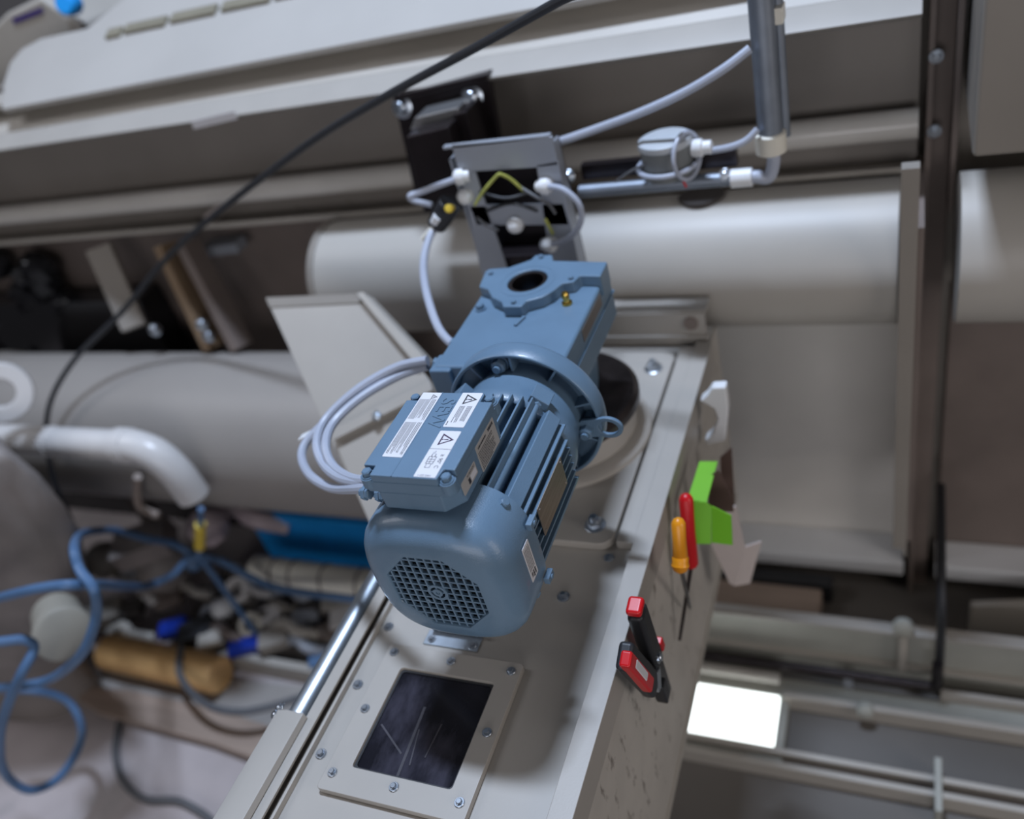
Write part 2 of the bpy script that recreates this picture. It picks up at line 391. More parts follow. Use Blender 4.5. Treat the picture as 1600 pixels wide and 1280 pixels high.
eye.prism([(0.064, A-0.0155), (0.064, A-0.0010), (0.070, A+0.0045), (0.092, A+0.0082), (0.0872, A-0.0045), (0.092, A-0.0172), (0.070, A-0.0195)], 0.2462, 0.2503, 'xz')
eye.build('lifting_eye', BLUE, motor, 0.0008)
# --- gearbox
gb = MB(); gb.box(-0.108, 0.050, 0.272, 0.478, 1.006, 1.0740)
gb = gb.build('gearbox_housing', BLUE, motor)
boss = [(0.053,0.470),(0.053,0.436),(0.026,0.439),(0.022,0.425),(0.008,0.422),(0.001,0.405),(-0.009,0.393),(-0.026,0.385),(-0.029,0.373),(-0.053,0.374),(-0.059,0.385),(-0.076,0.396),(-0.090,0.416),(-0.105,0.423),(-0.111,0.461),(-0.107,0.467),(-0.080,0.468),(-0.055,0.485),(-0.052,0.497),(-0.028,0.495),(-0.022,0.480)]
bo = MB().prism(boss, 1.060, 1.0885).build('output_boss', BLUE, motor)
BX, BY = -0.0415, 0.433
cut(gb, MB().cyl((BX, BY, 0.9), (BX, BY, 1.2), 0.0255, seg=48))
cut(bo, MB().cyl((BX, BY, 0.9), (BX, BY, 1.2), 0.0255, seg=48))
for o_, wd in ((gb, 0.004), (bo, 0.002)):
    b_ = o_.modifiers.new('bevel', 'BEVEL'); b_.width = wd; b_.segments = 3; b_.limit_method = 'ANGLE'; b_.angle_limit = math.radians(38); b_.harden_normals = True
MB().ring((BX, BY, 1.0), (0, 0, 1), 0.0205, 0.0252, 0.0865, 48).build('hollow_shaft', STEELDK, motor)
MB().lathe((BX, BY, 1.005), (0, 0, 1), [(0.0202, 0), (0.0202, 0.012)], 32).build('shaft_end', BLACK, motor)
MB().ring((BX, BY, 1.0882), (0, 0, 1), 0.0335, 0.0365, 0.0006, 48).build('boss_ridge', BLUE, motor)
for px_, py_ in ((-0.041, 0.381), (0.017, 0.432), (-0.099, 0.452), (-0.041, 0.488)):
    inst('boss_screw', BOLT_BLUE, motor, (px_, py_, 1.0878), (0, 0, 1), 0.2, 0.75)
inst('boss_screw', BOLT_BLUE, motor, (-0.094, 0.392, 1.0745), (0, 0, 1), 0.5, 1.2)
MB().prism([(-0.1095, 1.0405), (-0.1095, 1.0435), (0.0520, 1.0435), (0.0520, 1.0405)], 0.300, 0.4785, 'xz').build('casting_seam', BLUE, motor, 0.001)
MB().prism([(0.350, 1.052), (0.350, 1.068), (0.43, 1.068), (0.43, 1.052)], 0.0498, 0.0506, 'yz').build('maker_plate', mat('dull_plate', (0.24, 0.22, 0.21), 0.4, 0.6, 0.1), motor)
MB().obox((-0.030, 0.362, 1.0750), (0.3, 1, 0), (-1, 0.3, 0), (0, 0, 1), 0.010, 0.0022, 0.002).build('casting_rib', BLUE, motor, 0.001)
br = MB(); br.lathe((0.019, 0.399, 1.0738), (0, 0, 1), [(0.0065, 0), (0.0065, 0.003), (0.004, 0.0035), (0.0036, 0.008), (0.0048, 0.0085), (0.0048, 0.014), (0.0035, 0.0165), (0.001, 0.017)], 20)
br.build('breather_valve', BRASS, motor, label='small brass breather valve')
for px_, py_, pz_ in ((-0.108, 0.345, 1.052), (-0.108, 0.296, 1.058)):
    g_ = MB(); g_.lathe((px_, py_, pz_), (-1, 0, 0.25), [(0.010, -0.004), (0.010, 0.006), (0.0075, 0.008), (0.0075, 0.014), (0.004, 0.015)], 6); g_.build('plug_screw', BLUE, motor, 0.0008)
MB().box(-0.113, -0.085, 0.266, 0.30, 1.010, 1.0725).build('mounting_foot', BLUE, motor, 0.003)
MB().lathe((BX, BY, 0.906), (0, 0, 1), [(0.055, 0), (0.060, 0.02), (0.066, 0.07), (0.072, 0.105)], 48).build('output_neck', BLUE, motor)
# --- terminal box
tb = MB()
def chamf(x0, x1, y0, y1, c): return [(x0+c, y0), (x1-c, y0), (x1, y0+c), (x1, y1-c), (x1-c, y1), (x0+c, y1), (x0, y1-c), (x0, y0+c)]
LZ = 1.1405
tb.loft([[(x, y, z) for x, y in chamf(-e, e, y0, y1, c)] for z, e, y0, y1, c in ((A+0.058, 0.028, 0.050, 0.125, 0.006), (A+0.078, 0.034, 0.036, 0.134, 0.012), (A+0.084, 0.0455, 0.0250, 0.1425, 0.0155), (1.120, 0.0460, 0.0250, 0.1425, 0.0145))])
tbx = tb.build('terminal_box', BLUE, motor, 0.0015)
TX = -0.0045; tbx.location.x += TX; ORG[tbx] = ORG[tbx] + Vector((TX, 0, 0))
ld = MB()
def lidpoly(e, y0, y1, n1, n2):        # rectangle with square bolt notches at the corners
    return [(-e+n1, y0), (e-n1, y0), (e-n1+0.002, y0+n2), (e, y0+n2), (e, y1-n2), (e-n1, y1-n2), (e-n1, y1), (-e+n1, y1), (-e+n1, y1-n2), (-e, y1-n2), (-e, y0+n2), (-e+n1, y0+n2)]
ld.prism([(x+TX, y) for x, y in chamf(-0.0462, 0.0462, 0.0248, 0.1427, 0.005)], 1.1195, 1.1325)
ld.prism([(x+TX, y) for x, y in lidpoly(0.0462, 0.0248, 0.1427, 0.0125, 0.0125)], 1.1320, LZ)
lid = ld.build('lid', BLUE, tbx, 0.0012)
MB().prism([(-0.0165, 0.0252), (-0.0155, 0.0252), (-0.0155, 0.1425), (-0.0165, 0.1425)], LZ-0.0005, LZ+0.0003).build('lid_ridge', BLUE, tbx)
for x_, y_ in ((-0.0400+TX, 0.0308), (-0.0400+TX, 0.1366), (0.0400+TX, 0.1366), (0.0400+TX, 0.0308)):
    MB().lathe((x_, y_, 1.124), (0, 0, 1), [(0.0078, 0), (0.0076, 0.0100)], 20).build('lid_bolt_seat', BLUE, tbx)
    inst('lid_bolt', BOLT_BLUE, tbx, (x_, y_, 1.1342), (0, 0, 1), 0.4, 1.05)
for k_, z_ in ((0.030, 1.112), (0.046, 1.094)):
    gl = MB(); gl.lathe((-0.0455+TX, k_, z_), (-1, 0, 0), [(0.006, 0), (0.006, 0.004), (0.0075, 0.004), (0.0075, 0.008), (0.004, 0.0085), (0.004, 0.012)], 6); gl.build('earth_screw', BLUE, tbx, 0.0005, 1)
# printing on the box. u = reading direction, v = up of the lettering
class Label:
    def __init__(s, o, u, v, w_, h_, r=0.001):
        s.o = Vector(o); s.u = Vector(u).normalized(); s.v = Vector(v).normalized(); s.n = s.u.cross(s.v); s.mb = MB(); s.w = w_; s.h = h_
        pts = []
        for cx, cy, a0 in ((w_-r, h_-r, 0), (r, h_-r, 90), (r, r, 180), (w_-r, r, 270)):
            for k in range(4): a = math.radians(a0+30*k); pts.append((cx+r*math.cos(a), cy+r*math.sin(a)))
        s.mb.loft([[s.P(x, y, -0.0001) for x, y in pts], [s.P(x, y, 0.00035) for x, y in pts]])
    def P(s, x, y, d=0.00045): return s.o + s.u*x + s.v*y + s.n*d
    def quad(s, x0, y0, x1, y1, mi=1, d=0.00045): s.mb.add([s.P(x0,y0,d), s.P(x1,y0,d), s.P(x1,y1,d), s.P(x0,y1,d)], [(0,1,2,3)], mi)
    def text(s, t, size, cx, cy, mi=1):
        vs, fs = text2d(t, size); s.mb.add([s.P(cx+v.x, cy+v.y) for v in vs], fs, mi)
    def lines(s, x0, y0, x1, y1, n, seed, th=0.45):
        rnd = random.Random(seed); st_ = (y1-y0)/n
        for i in range(n):
            y = y1-(i+0.5)*st_; x = x0; end = x1 - rnd.random()*(x1-x0)*0.35*(1 if i % 3 == 2 else 0.1)
            while x < end:
                l = (0.0008+rnd.random()*0.0026); l = min(l, end-x); s.quad(x, y-st_*th/2, x+l, y+st_*th/2); x += l+0.0005
    def tri(s, cx, cy, r, mi=1):
        for k in range(3):
            a0, a1 = PI/2+k*2*PI/3, PI/2+(k+1)*2*PI/3
            q = [(cx+r*math.cos(a0), cy+r*math.sin(a0)), (cx+r*math.cos(a1), cy+r*math.sin(a1)), (cx+r*0.68*math.cos(a1), cy+r*0.68*math.sin(a1)), (cx+r*0.68*math.cos(a0), cy+r*0.68*math.sin(a0))]
            s.mb.add([s.P(*p) for p in q], [(0,1,2,3)], mi)
        s.mb.add([s.P(cx-r*0.09, cy+r*0.38), s.P(cx-r*0.06, cy-r*0.1), s.P(cx+r*0.06, cy-r*0.1), s.P(cx+r*0.09, cy+r*0.38)], [(0,1,2,3)], mi)
        s.quad(cx-r*0.08, cy-r*0.32, cx+r*0.08, cy-r*0.17, mi)
    def done(s, name, mats, parent, label): return s.mb.build(name, mats, parent, label=label)
D_, UX = (0, -1, 0), (1, 0, 0)
l = Label((-0.0370, 0.1415, LZ), D_, UX, 0.0925, 0.0208); l.tri(0.0065, 0.0145, 0.0042)
for a, (x0, x1) in enumerate(((0.0105, 0.0415), (0.0445, 0.0900))):
    l.lines(x0, 0.0145, x1, 0.0195, 3, 20+a); l.lines(x0, 0.0085, x1-0.003, 0.0135, 4, 30+a); l.lines(x0, 0.0012, x1-0.001, 0.0080, 5, 40+a)
l.done('warning_label', [LABELW, INK], tbx, 'long white label with a small triangle and rows of fine print')
l = Label((0.0060, 0.1422, LZ), D_, UX, 0.0500, 0.0215); l.tri(0.0100, 0.0105, 0.0088)
l.lines(0.0200, 0.0130, 0.0420, 0.0185, 4, 51); l.lines(0.0200, 0.0050, 0.0440, 0.0110, 4, 52); l.lines(0.042, 0.0012, 0.048, 0.0032, 1, 53)
l.done('warning_label', [LABELW, INK], tbx, 'white label with black warning triangle and small print')
l = Label((0.0062, 0.0868, LZ), D_, UX, 0.0605, 0.0215)
l.tri(0.0118, 0.0098, 0.0092, 2); l.quad(0.0243, 0.0, 0.0247, 0.0215)
for q in ((0.031, 0.0060, 0.0345, 0.0066), (0.031, 0.0094, 0.0345, 0.0100), (0.0345, 0.0042, 0.0350, 0.0118), (0.0350, 0.0042, 0.0440, 0.0047), (0.0350, 0.0113, 0.0440, 0.0118), (0.0435, 0.0042, 0.0440, 0.0118), (0.0380, 0.0042, 0.0384, 0.0118), (0.0410, 0.0042, 0.0414, 0.0118), (0.044, 0.0055, 0.049, 0.0060), (0.044, 0.0100, 0.049, 0.0105), (0.0486, 0.0055, 0.049, 0.0105), (0.0345, 0.0075, 0.044, 0.0079), (0.0270, 0.0077, 0.031, 0.0081), (0.0285, 0.0062, 0.0305, 0.0066)): l.quad(*q)
l.text('\u2265 90\u00b0 C', 0.0056, 0.0400, 0.0165)
vs, fs = text2d('1363 527 1', 0.0030); l.mb.add([l.P(0.0585+v.y, 0.0100-v.x) for v in vs], fs, 1)
l.done('warning_label', [LABELW, INK, INKV], tbx, 'white label with warning triangle, plug sketch and temperature mark')
l = Label((0.04605+TX, 0.0770, 1.1005), (0, 1, 0), (0, 0, 1), 0.0440, 0.0295)
l.lines(0.002, 0.0010, 0.036, 0.0215, 9, 61); l.lines(0.004, 0.0235, 0.024, 0.0265, 1, 62, 0.7); l.lines(0.029, 0.0235, 0.041, 0.0275, 1, 63, 0.8)
l.done('rating_label', [LABELG, INK], tbx, 'dull grey rating label with fine print')
l = Label((0.04605+TX, 0.0380, 1.1085), (0, 1, 0), (0, 0, 1), 0.0310, 0.0140)
l.lines(0.012, 0.0100, 0.029, 0.0125, 2, 71); l.quad(0.0125, 0.002, 0.0165, 0.008); l.quad(0.0175, 0.002, 0.0295, 0.0085, 2)
l.done('rating_label', [LABELG, INK, LABELW], tbx, 'small grey label with a white field')
l = Label((0.0797, 0.0365, A+0.029), (0, 0, -1), (0, 1, 0), 0.0440, 0.0150)
for i_ in range(5): l.quad(0.004, 0.002+i_*0.0024, 0.032, 0.0028+i_*0.0024)
l.lines(0.034, 0.002, 0.042, 0.013, 3, 81, 0.7)
l.done('cover_label', [LABELW, INK], motor, 'small white label with grey stripes on the fan cover')
vs, fs = text2d('SEW', 0.0200)
em = MB()
for dz, mi in ((0.0008, 0),):
    base = [Vector((-0.0045 + v.y*1.10, 0.1120 - v.x*1.08, LZ+dz)) for v in vs]
    em.add(base, fs, 0)
    # side walls of the raised letters
    cnt = {}
    for f in fs:
        for i in range(len(f)):
            e = (f[i], f[(i+1) % len(f)]); k = tuple(sorted(e)); cnt.setdefault(k, []).append(e)
    for k, es_ in cnt.items():
        if len(es_) == 1:
            a_, b_ = es_[0]; em.add([base[a_], base[b_], base[b_]-Vector((0,0,0.001)), base[a_]-Vector((0,0,0.001))], [(3,2,1,0)])
em.build('raised_lettering', BLUE, tbx, angle=20)

# ================================================================== CONVEYOR
ZF = 0.826
cv = empty('conveyor', (-0.045, 0.1, 0.0), 'pale grey sheet-metal conveyor trough carrying the blue motor', 'conveyor')
MB().box(-0.188, 0.101, -0.75, 0.66, ZF-0.006, ZF).build('trough_cover', BEIGE, cv)
MB().prism([(0.100,ZF+0.0135),(0.1245,ZF+0.0135),(0.1245,ZF-0.030),(0.1210,ZF-0.030),(0.1210,ZF+0.010),(0.1035,ZF+0.010),(0.1035,ZF-0.02),(0.100,ZF-0.02)], -0.75, 0.652, 'xz').build('side_flange', BEIGE, cv, 0.001)
MB().box(0.0785, 0.1005, 0.238, 0.640, ZF, ZF+0.0125).build('inner_ledge', BEIGE, cv, 0.001)
MB().box(0.1175, 0.1210, -0.75, 0.70, 0.480, ZF+0.008).build('side_panel', DIRTY, cv)
MB().box(0.106, 0.1235, -0.75, 0.69, 0.470, 0.482).build('bottom_lip', BEIGE2, cv, 0.001)
MB().box(-0.200, -0.1965, -0.75, 0.66, 0.480, ZF+0.010).build('side_panel', BEIGE, cv)
MB().prism([(-0.2000,ZF+0.012),(-0.1860,ZF+0.012),(-0.1860,ZF+0.009),(-0.1970,ZF+0.009)], -0.75, 0.60, 'xz').build('side_flange', BEIGE, cv)
MB().prism([(-0.1800,ZF+0.0085),(-0.1765,ZF+0.0085),(-0.1765,ZF),(-0.1800,ZF)], -0.75, 0.25, 'xz').build('cover_edge', BEIGE, cv, 0.0008)
MB().box(-0.1965, 0.1175, -0.75, 0.69, 0.478, 0.482).build('bottom_plate', BEIGE2, cv)
MB().box(-0.20, 0.1155, 0.66, 0.664, 0.48, 0.885).build('end_plate', BEIGE, cv)
ep = MB().box(-0.06, 0.118, 0.663, 0.700, 0.884, 0.888).build('end_flange', BEIGE, cv, 0.001)
MB().box(-0.06, 0.118, 0.655, 0.663, 0.842, 0.847).build('end_stiffener', BEIGE, cv, 0.001)
MB().lathe((0.094, 0.6575, 0.868), (0, -1, 0), [(0.011, -0.003), (0.011, 0.0008)], 24).build('lifting_hole', BROWN, cv)
for sx in (-0.17, -0.06):
    for sy in (-0.62, 0.50): MB().box(sx-0.02, sx+0.02, sy-0.02, sy+0.02, 0.0, 0.478).build('leg', BEIGE2, cv, 0.002)
# bearing plate below the gearbox
def rrect(x0, x1, y0, y1, r, n=6):
    pts = []
    for cx, cy, a0 in ((x1-r, y1-r, 0), (x0+r, y1-r, 90), (x0+r, y0+r, 180), (x1-r, y0+r, 270)):
        for k in range(n+1): a = math.radians(a0+90*k/n); pts.append((cx+r*math.cos(a), cy+r*math.sin(a)))
    return pts
bp = MB().prism(rrect(-0.160, 0.074, 0.232, 0.628, 0.018), ZF, ZF+0.012).build('bearing_plate', BEIGE, cv, 0.002)
MB().lathe((BX, BY, ZF+0.011), (0, 0, 1), [(0.119, 0), (0.118, 0.006), (0.114, 0.010), (0.100, 0.014), (0.096, 0.045), (0.090, 0.052), (0.05, 0.053)], 64).build('bearing_housing', BEIGE, cv)
MB().lathe((BX, BY, ZF+0.060), (0, 0, 1), [(0.085, -0.006), (0.104, -0.002), (0.110, 0.004), (0.110, 0.014), (0.104, 0.020), (0.075, 0.0205)], 64).build('seal_ring', STEELDK, cv)
for x_, y_ in ((0.048, 0.584), (0.046, 0.262), (-0.140, 0.584), (-0.140, 0.262)):
    inst('hex_bolt', BOLT_L, cv, (x_, y_, ZF+0.0125), (0, 0, 1), 0.5, 1.0)
inst('screw', BOLT_M, cv, (0.012, 0.63, ZF+0.0005)); inst('screw', BOLT_M, cv, (0.034, 0.157, ZF+0.0005))
inst('screw', BOLT_S, cv, (0.072, 0.222, ZF+0.0005))
# window in the trough cover
wn = MB(); wo = rrect(-0.147, 0.0215, -0.1235, 0.0555, 0.004, 3); wi = rrect(-0.1195, -0.0030, -0.0945, 0.0270, 0.004, 3)
wn.loft([[(x, y, ZF+0.0005) for x, y in wo], [(x, y, ZF+0.009) for x, y in wo], [(x, y, ZF+0.009) for x, y in wi], [(x, y, ZF+0.0005) for x, y in wi]], False, closed=True)
wfr = wn.build('window_frame', BEIGE, cv, 0.0008)
MB().prism(wi, ZF+0.0005, ZF+0.0035).build('window_pane', GLASS, cv, label='dark inspection pane')
stk = mat('reflection_streak', (0.035, 0.032, 0.042), 0.6, 0, 0.3, 60)  # pale strips drawn for the reflection lines in the glass
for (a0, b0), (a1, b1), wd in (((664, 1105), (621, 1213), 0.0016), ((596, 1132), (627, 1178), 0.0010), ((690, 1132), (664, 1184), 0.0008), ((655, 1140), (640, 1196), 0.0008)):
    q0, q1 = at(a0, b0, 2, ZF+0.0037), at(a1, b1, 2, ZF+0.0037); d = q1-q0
    MB().obox((q0+q1)/2, d, Vector((0, 0, 1)).cross(d), (0, 0, 1), d.length/2, wd, 0.0002).build('reflection_streak', stk, cv)
gsk = MB(); wi2 = rrect(-0.1170, -0.0055, -0.0920, 0.0245, 0.004, 3)
gsk.loft([[(x, y, ZF+0.0036) for x, y in wi], [(x, y, ZF+0.0052) for x, y in wi], [(x, y, ZF+0.0052) for x, y in wi2], [(x, y, ZF+0.0036) for x, y in wi2]], False, closed=True)
gsk.build('gasket', BLACK, cv)
for x_ in (-0.137, -0.063, 0.0105):
    for y_ in (0.0440, -0.030, -0.105):
        if x_ == -0.063 and y_ == -0.030: continue
        inst('screw', BOLT_S, cv, (x_, y_, ZF+0.0095), (0, 0, 1), random.random(), 0.82)
for y_ in (0.082, 0.001, -0.085, -0.17): inst('screw', BOLT_S, cv, (-0.167, y_, ZF+0.0005), (0, 0, 1), random.random(), 0.95)
ub = MB(); ub.prism([(-0.112, 0.086), (-0.112, 0.066), (-0.042, 0.066), (-0.042, 0.086)], ZF, ZF+0.002); ub.box(-0.106, -0.048, 0.084, 0.088, ZF, ZF+0.022)
ub = ub.build('small_bracket', GALV, cv, 0.0006)
for x_ in (-0.103, -0.050): inst('screw', BOLT_S, cv, (x_, 0.0735, ZF+0.0025), (0, 0, 1), 0.2, 0.8)

# galvanised tube along the left edge
gt = empty('galvanised_tube', (-0.217, -0.30, ZF-0.01), 'galvanised steel tube running along the left edge of the conveyor', 'tube')
MB().cyl((-0.215, -0.75, ZF+0.002), (-0.215, 0.30, ZF+0.002), 0.0145, seg=28).build('tube', GALV, gt)
cl = MB(); cl.prism([(-0.238,ZF+0.006),(-0.236,ZF+0.017),(-0.222,ZF+0.021),(-0.199,ZF+0.021),(-0.197,ZF+0.013),(-0.225,ZF+0.0175)], -0.75, -0.055, 'xz'); cl.build('cover_strip', BEIGE, gt, 0.0006)
for k in range(2): inst('clamp_screw', BOLT_M, gt, (-0.236, -0.060+0.009*k, ZF+0.012), (-0.7, -0.2, 0.7), 0.3, 1.0)

# ================================================================== CHUTE LEFT OF THE MOTOR
def onp(px, py, P0, N):
    d = ray(px, py); N = Vector(N); return CAM + d * ((Vector(P0) - CAM).dot(N) / d.dot(N))
def sheet(mb, pts, th, mi=0):               # a flat sheet with real thickness behind its face
    P = [Vector(p) for p in pts]; n = (P[1]-P[0]).cross(P[2]-P[0]).normalized()
    if n.dot(CAM - P[0]) < 0: n = -n
    Q = [p - n*th for p in P]
    k = len(P); nn = (P[1]-P[0]).cross(P[2]-P[0])
    if nn.dot(n) < 0: P.reverse(); Q.reverse()
    return mb.loft([Q, P], True, mi)
def px2(pts, y): return [(p.x, p.z) for p in (at(a, b, 1, y) for a, b in pts)]
ch = empty('sheet_metal_chute', (-0.40, 0.45, 0.55), 'pale painted sheet-metal chute sloping down behind the looped cables', 'chute')
CP, CN = Vector((-0.4, 0.47, 0.95)), Vector((-0.05, -0.62, 0.78))
def chp(pts, off=0.0): return [onp(a, b, CP + CN*off, CN) for a, b in pts]
sheet(MB(), chp([(415, 465), (556, 459), (645, 558), (700, 640), (720, 800), (700, 905), (592, 850)]), 0.010).build('chute_plate', BEIGE, ch, 0.001)
sheet(MB(), chp([(415, 465), (556, 459), (566, 473), (421, 480)], 0.002), 0.004).build('top_band', BEIGEDK, ch)
sheet(MB(), chp([(556, 458), (566, 456), (664, 560), (648, 568)], 0.014), 0.03).build('edge_strip', BEIGE2, ch, 0.001)
sheet(MB(), chp([(518, 672), (672, 596), (675, 610), (521, 688)], 0.018), 0.02).build('joint_flange', BEIGE, ch, 0.001)
sheet(MB(), chp([(522, 690), (675, 612), (700, 700), (640, 870), (592, 852)], 0.006), 0.008).build('lower_plate', BEIGE, ch, 0.001)
p = onp(588, 650, CP + CN*0.02, CN); inst('hex_bolt', BOLT_M, ch, p, CN)
MB().box(-0.42, -0.38, 0.52, 0.56, 0.0, 0.93).build('support_leg', BEIGE2, ch)

# ================================================================== CABLES AROUND THE MOTOR
def cable(name, pts, r, mt, label, cat='cable', group=None, n=8, seg=10):   # (px, py, y) or a world point (x, y, z, 0)
    P = [at(t[0], t[1], 1, t[2]) if len(t) == 3 else Vector(t[:3]) for t in pts]
    return tag(MB().tube(smooth(P, n), r, seg).build(name, mt), label, cat, group)
coil = empty('cable_loop', (-0.11, 0.296, 1.055), 'coil of pale grey cable looping beside the motor terminal box', 'cable')
S1 = [(668, 563, .296), (620, 574, .29), (560, 608, .26), (510, 655, .22), (495, 692, .18), (506, 726, .15), (536, 749, .12), (590, 758, .09)]
S2 = [(668, 572, .296), (622, 588, .285), (566, 620, .25), (522, 660, .21), (509, 696, .17), (520, 728, .145), (550, 748, .115), (590, 752, .09)]
S3 = [(668, 568, .30), (612, 588, .29), (552, 628, .26), (496, 672, .23), (472, 706, .20), (482, 740, .16), (516, 762, .13), (556, 764, .10), (590, 760, .085)]
for S in (S1, S2, S3): MB().tube(smooth([at(a, b, 1, y) for a, b, y in S], 8), 0.0056, 10).build('strand', CABLE, coil)
tp = at(480, 682, 1, .225); MB().obox(tp, (0.9, 0, 0.4), (0, 1, 0), (-0.4, 0, 0.9), 0.012, 0.006, 0.0035).build('cable_tie', WHITE, coil, 0.001)
cable('sensor_cable', [(-0.112, 0.345, 1.053, 0), (-0.124, 0.347, 1.056, 0), (683, 508, .37), (666, 455, .43), (662, 410, .50), (671, 372, .55), (686, 346, .58)], 0.0056, CABLE, 'pale grey cable rising from the gearbox to the black plug')

# ================================================================== BLACK MOUNTING BRACKET ON THE BEAM
bk = empty('mounting_bracket', (-0.32, 0.84, 1.0), 'black steel mounting bracket bolted to the beam behind the gearbox', 'bracket')
YB = 0.80
q = px2([(614, 150), (762, 116), (798, 322), (652, 322)], YB)
MB().prism(q, YB, YB+0.016, 'xz').build('back_plate', BLACKM, bk, 0.002)
q = px2([(614, 150), (762, 116), (763, 124), (615, 160)], YB-0.012)
MB().prism(q, YB-0.012, YB+0.016, 'xz').build('top_flange', BLACKM, bk, 0.002)
q = px2([(634, 214), (700, 198), (735, 330), (662, 335)], 0.70)
MB().prism(q, 0.70, 0.735, 'xz').build('arm', BLACKM, bk, 0.003)
q = px2([(648, 184), (716, 168), (718, 182), (640, 204)], 0.745)
MB().prism(q, 0.745, 0.80, 'xz').build('arm_cap', mat('bright_steel', (0.42, 0.42, 0.42), 0.3, 0.8), bk, 0.002)
q = px2([(706, 180), (728, 174), (760, 300), (735, 310)], 0.735)
MB().prism(q, 0.735, 0.80, 'xz').build('side_web', BLACKM, bk, 0.002)
for a, b in ((628, 167), (738, 151)):
    p = at(a, b, 1, YB-0.001); inst('hex_bolt', BOLT_L, bk, p, (0, -1, 0.2), 0.3, 1.35)

# ================================================================== GREY OPEN SWITCH ENCLOSURE
YE = 0.60
en = empty('switch_enclosure', (-0.115, YE+0.03, ZF), 'open grey steel enclosure with loose wires standing behind the gearbox', 'enclosure')
e_ = MB()
x0, x1 = -0.195, -0.045
for q in ([(705, 226), (863, 214), (872, 258), (838, 262), (740, 268), (722, 288)], [(722, 280), (742, 268), (795, 430), (752, 430)], [(838, 258), (872, 252), (908, 430), (862, 430)], [(733, 322), (880, 318), (890, 352), (745, 352)]):
    e_.prism(px2(q, YE), YE, YE+0.004, 'xz')
e_.build('front_frame', GREYSTEEL, en, 0.0008)
zt = at(780, 220, 1, YE).z
MB().box(x0-0.002, x1+0.006, YE, YE+0.010, zt-0.004, zt).build('top_flange', GREYSTEEL, en, 0.0008)
MB().box(x0, x0+0.003, YE+0.004, YE+0.045, ZF+0.15, zt-0.02).build('side_wall', GREYSTEEL, en)
MB().box(x1-0.003, x1, YE+0.004, YE+0.045, ZF+0.15, zt-0.02).build('side_wall', GREYSTEEL, en)
MB().box(x0, x1, YE+0.045, YE+0.048, ZF+0.15, zt-0.02).build('back_wall', BLACKM, en)
MB().box(x0+0.02, x1-0.02, YE+0.01, YE+0.045, ZF+0.02, ZF+0.20).build('inner_block', BLACKM, en, 0.004)
for xa in (x0+0.005, x1-0.025): MB().box(xa, xa+0.02, YE+0.004, YE+0.03, ZF+0.0005, ZF+0.17).build('foot', GREYSTEEL, en, 0.001)
for k_, (a, b, d) in enumerate(((722, 276, (-1, -.4, .1)), (728, 307, (0, -1, .4)), (850, 291, (1, -.4, .1)), (806, 352, (0, -1, .5)), (857, 382, (1, -.3, 0)))):
    g_ = MB(); p = at(a, b, 1, YE-0.004)
    g_.lathe(p, d, [(0.0085, -0.010), (0.0085, -0.002), (0.0115, -0.002), (0.0115, 0.006), (0.0105, 0.009), (0.0065, 0.012), (0.005, 0.013)], 16); g_.build('cable_gland', WHITE, en)
for S, mt_ in (([(742, 320, .59), (756, 298, .575), (776, 275, .57), (782, 272, .57)], GREENW), ([(782, 272, .57), (798, 280, .58), (818, 298, .59)], GREENW), ([(812, 292, .59), (838, 308, .585), (858, 320, .59), (868, 334, .59)], GREYC), ([(852, 342, .59), (857, 352, .59), (864, 366, .595)], GREENW), ([(745, 340, .59), (760, 352, .58), (778, 360, .59)], GREYC), ([(750, 300, .60), (790, 310, .59), (830, 300, .60)], BLACK), ([(760, 330, .60), (800, 318, .59), (840, 330, .60)], BLACK)):
    MB().tube(smooth([at(a, b, 1, y) for a, b, y in S], 5), 0.0023, 8).build('wire', mt_, en)
cable('gland_cable', [(858, 291, .59), (880, 296, .58), (902, 315, .575), (909, 338, .575), (900, 362, .58), (880, 377, .585), (862, 381, .59)], 0.0042, CABLE, 'short pale grey cable curving between two white glands on the enclosure')
cable('gland_cable', [(718, 278, .59), (690, 288, .585), (655, 301, .58), (641, 306, .575), (646, 313, .575), (675, 320, .575)], 0.0045, CABLE, 'pale grey cable bent sharply left of the enclosure above the black plug')
sp = empty('sensor_plug', at(690, 345, 1, .575), 'black plug connector with a yellow dot below the black bracket', 'connector')
c0 = at(704, 318, 1, .575); c1 = at(682, 352, 1, .575)
MB().cyl(c0, c1, 0.017, 0.015, 16).build('body', BLACK, sp, 0.002)
MB().lathe(at(702, 326, 1, .562), (0.3, -1, .5), [(0.006, -0.012), (0.006, 0.004), (0.004, 0.006)], 14).build('cap', YTAG, sp, label='yellow round cap')
MB().cyl(at(684, 338, 1, .562), at(678, 348, 1, .562), 0.007, 0.006, 12).build('clip', WHITE, sp)
MB().cyl(at(680, 352, 1, .565), at(661, 374, 1, .56), 0.0045, 0.004, 12).build('sleeve', CREAM, sp, label='cream sleeve')

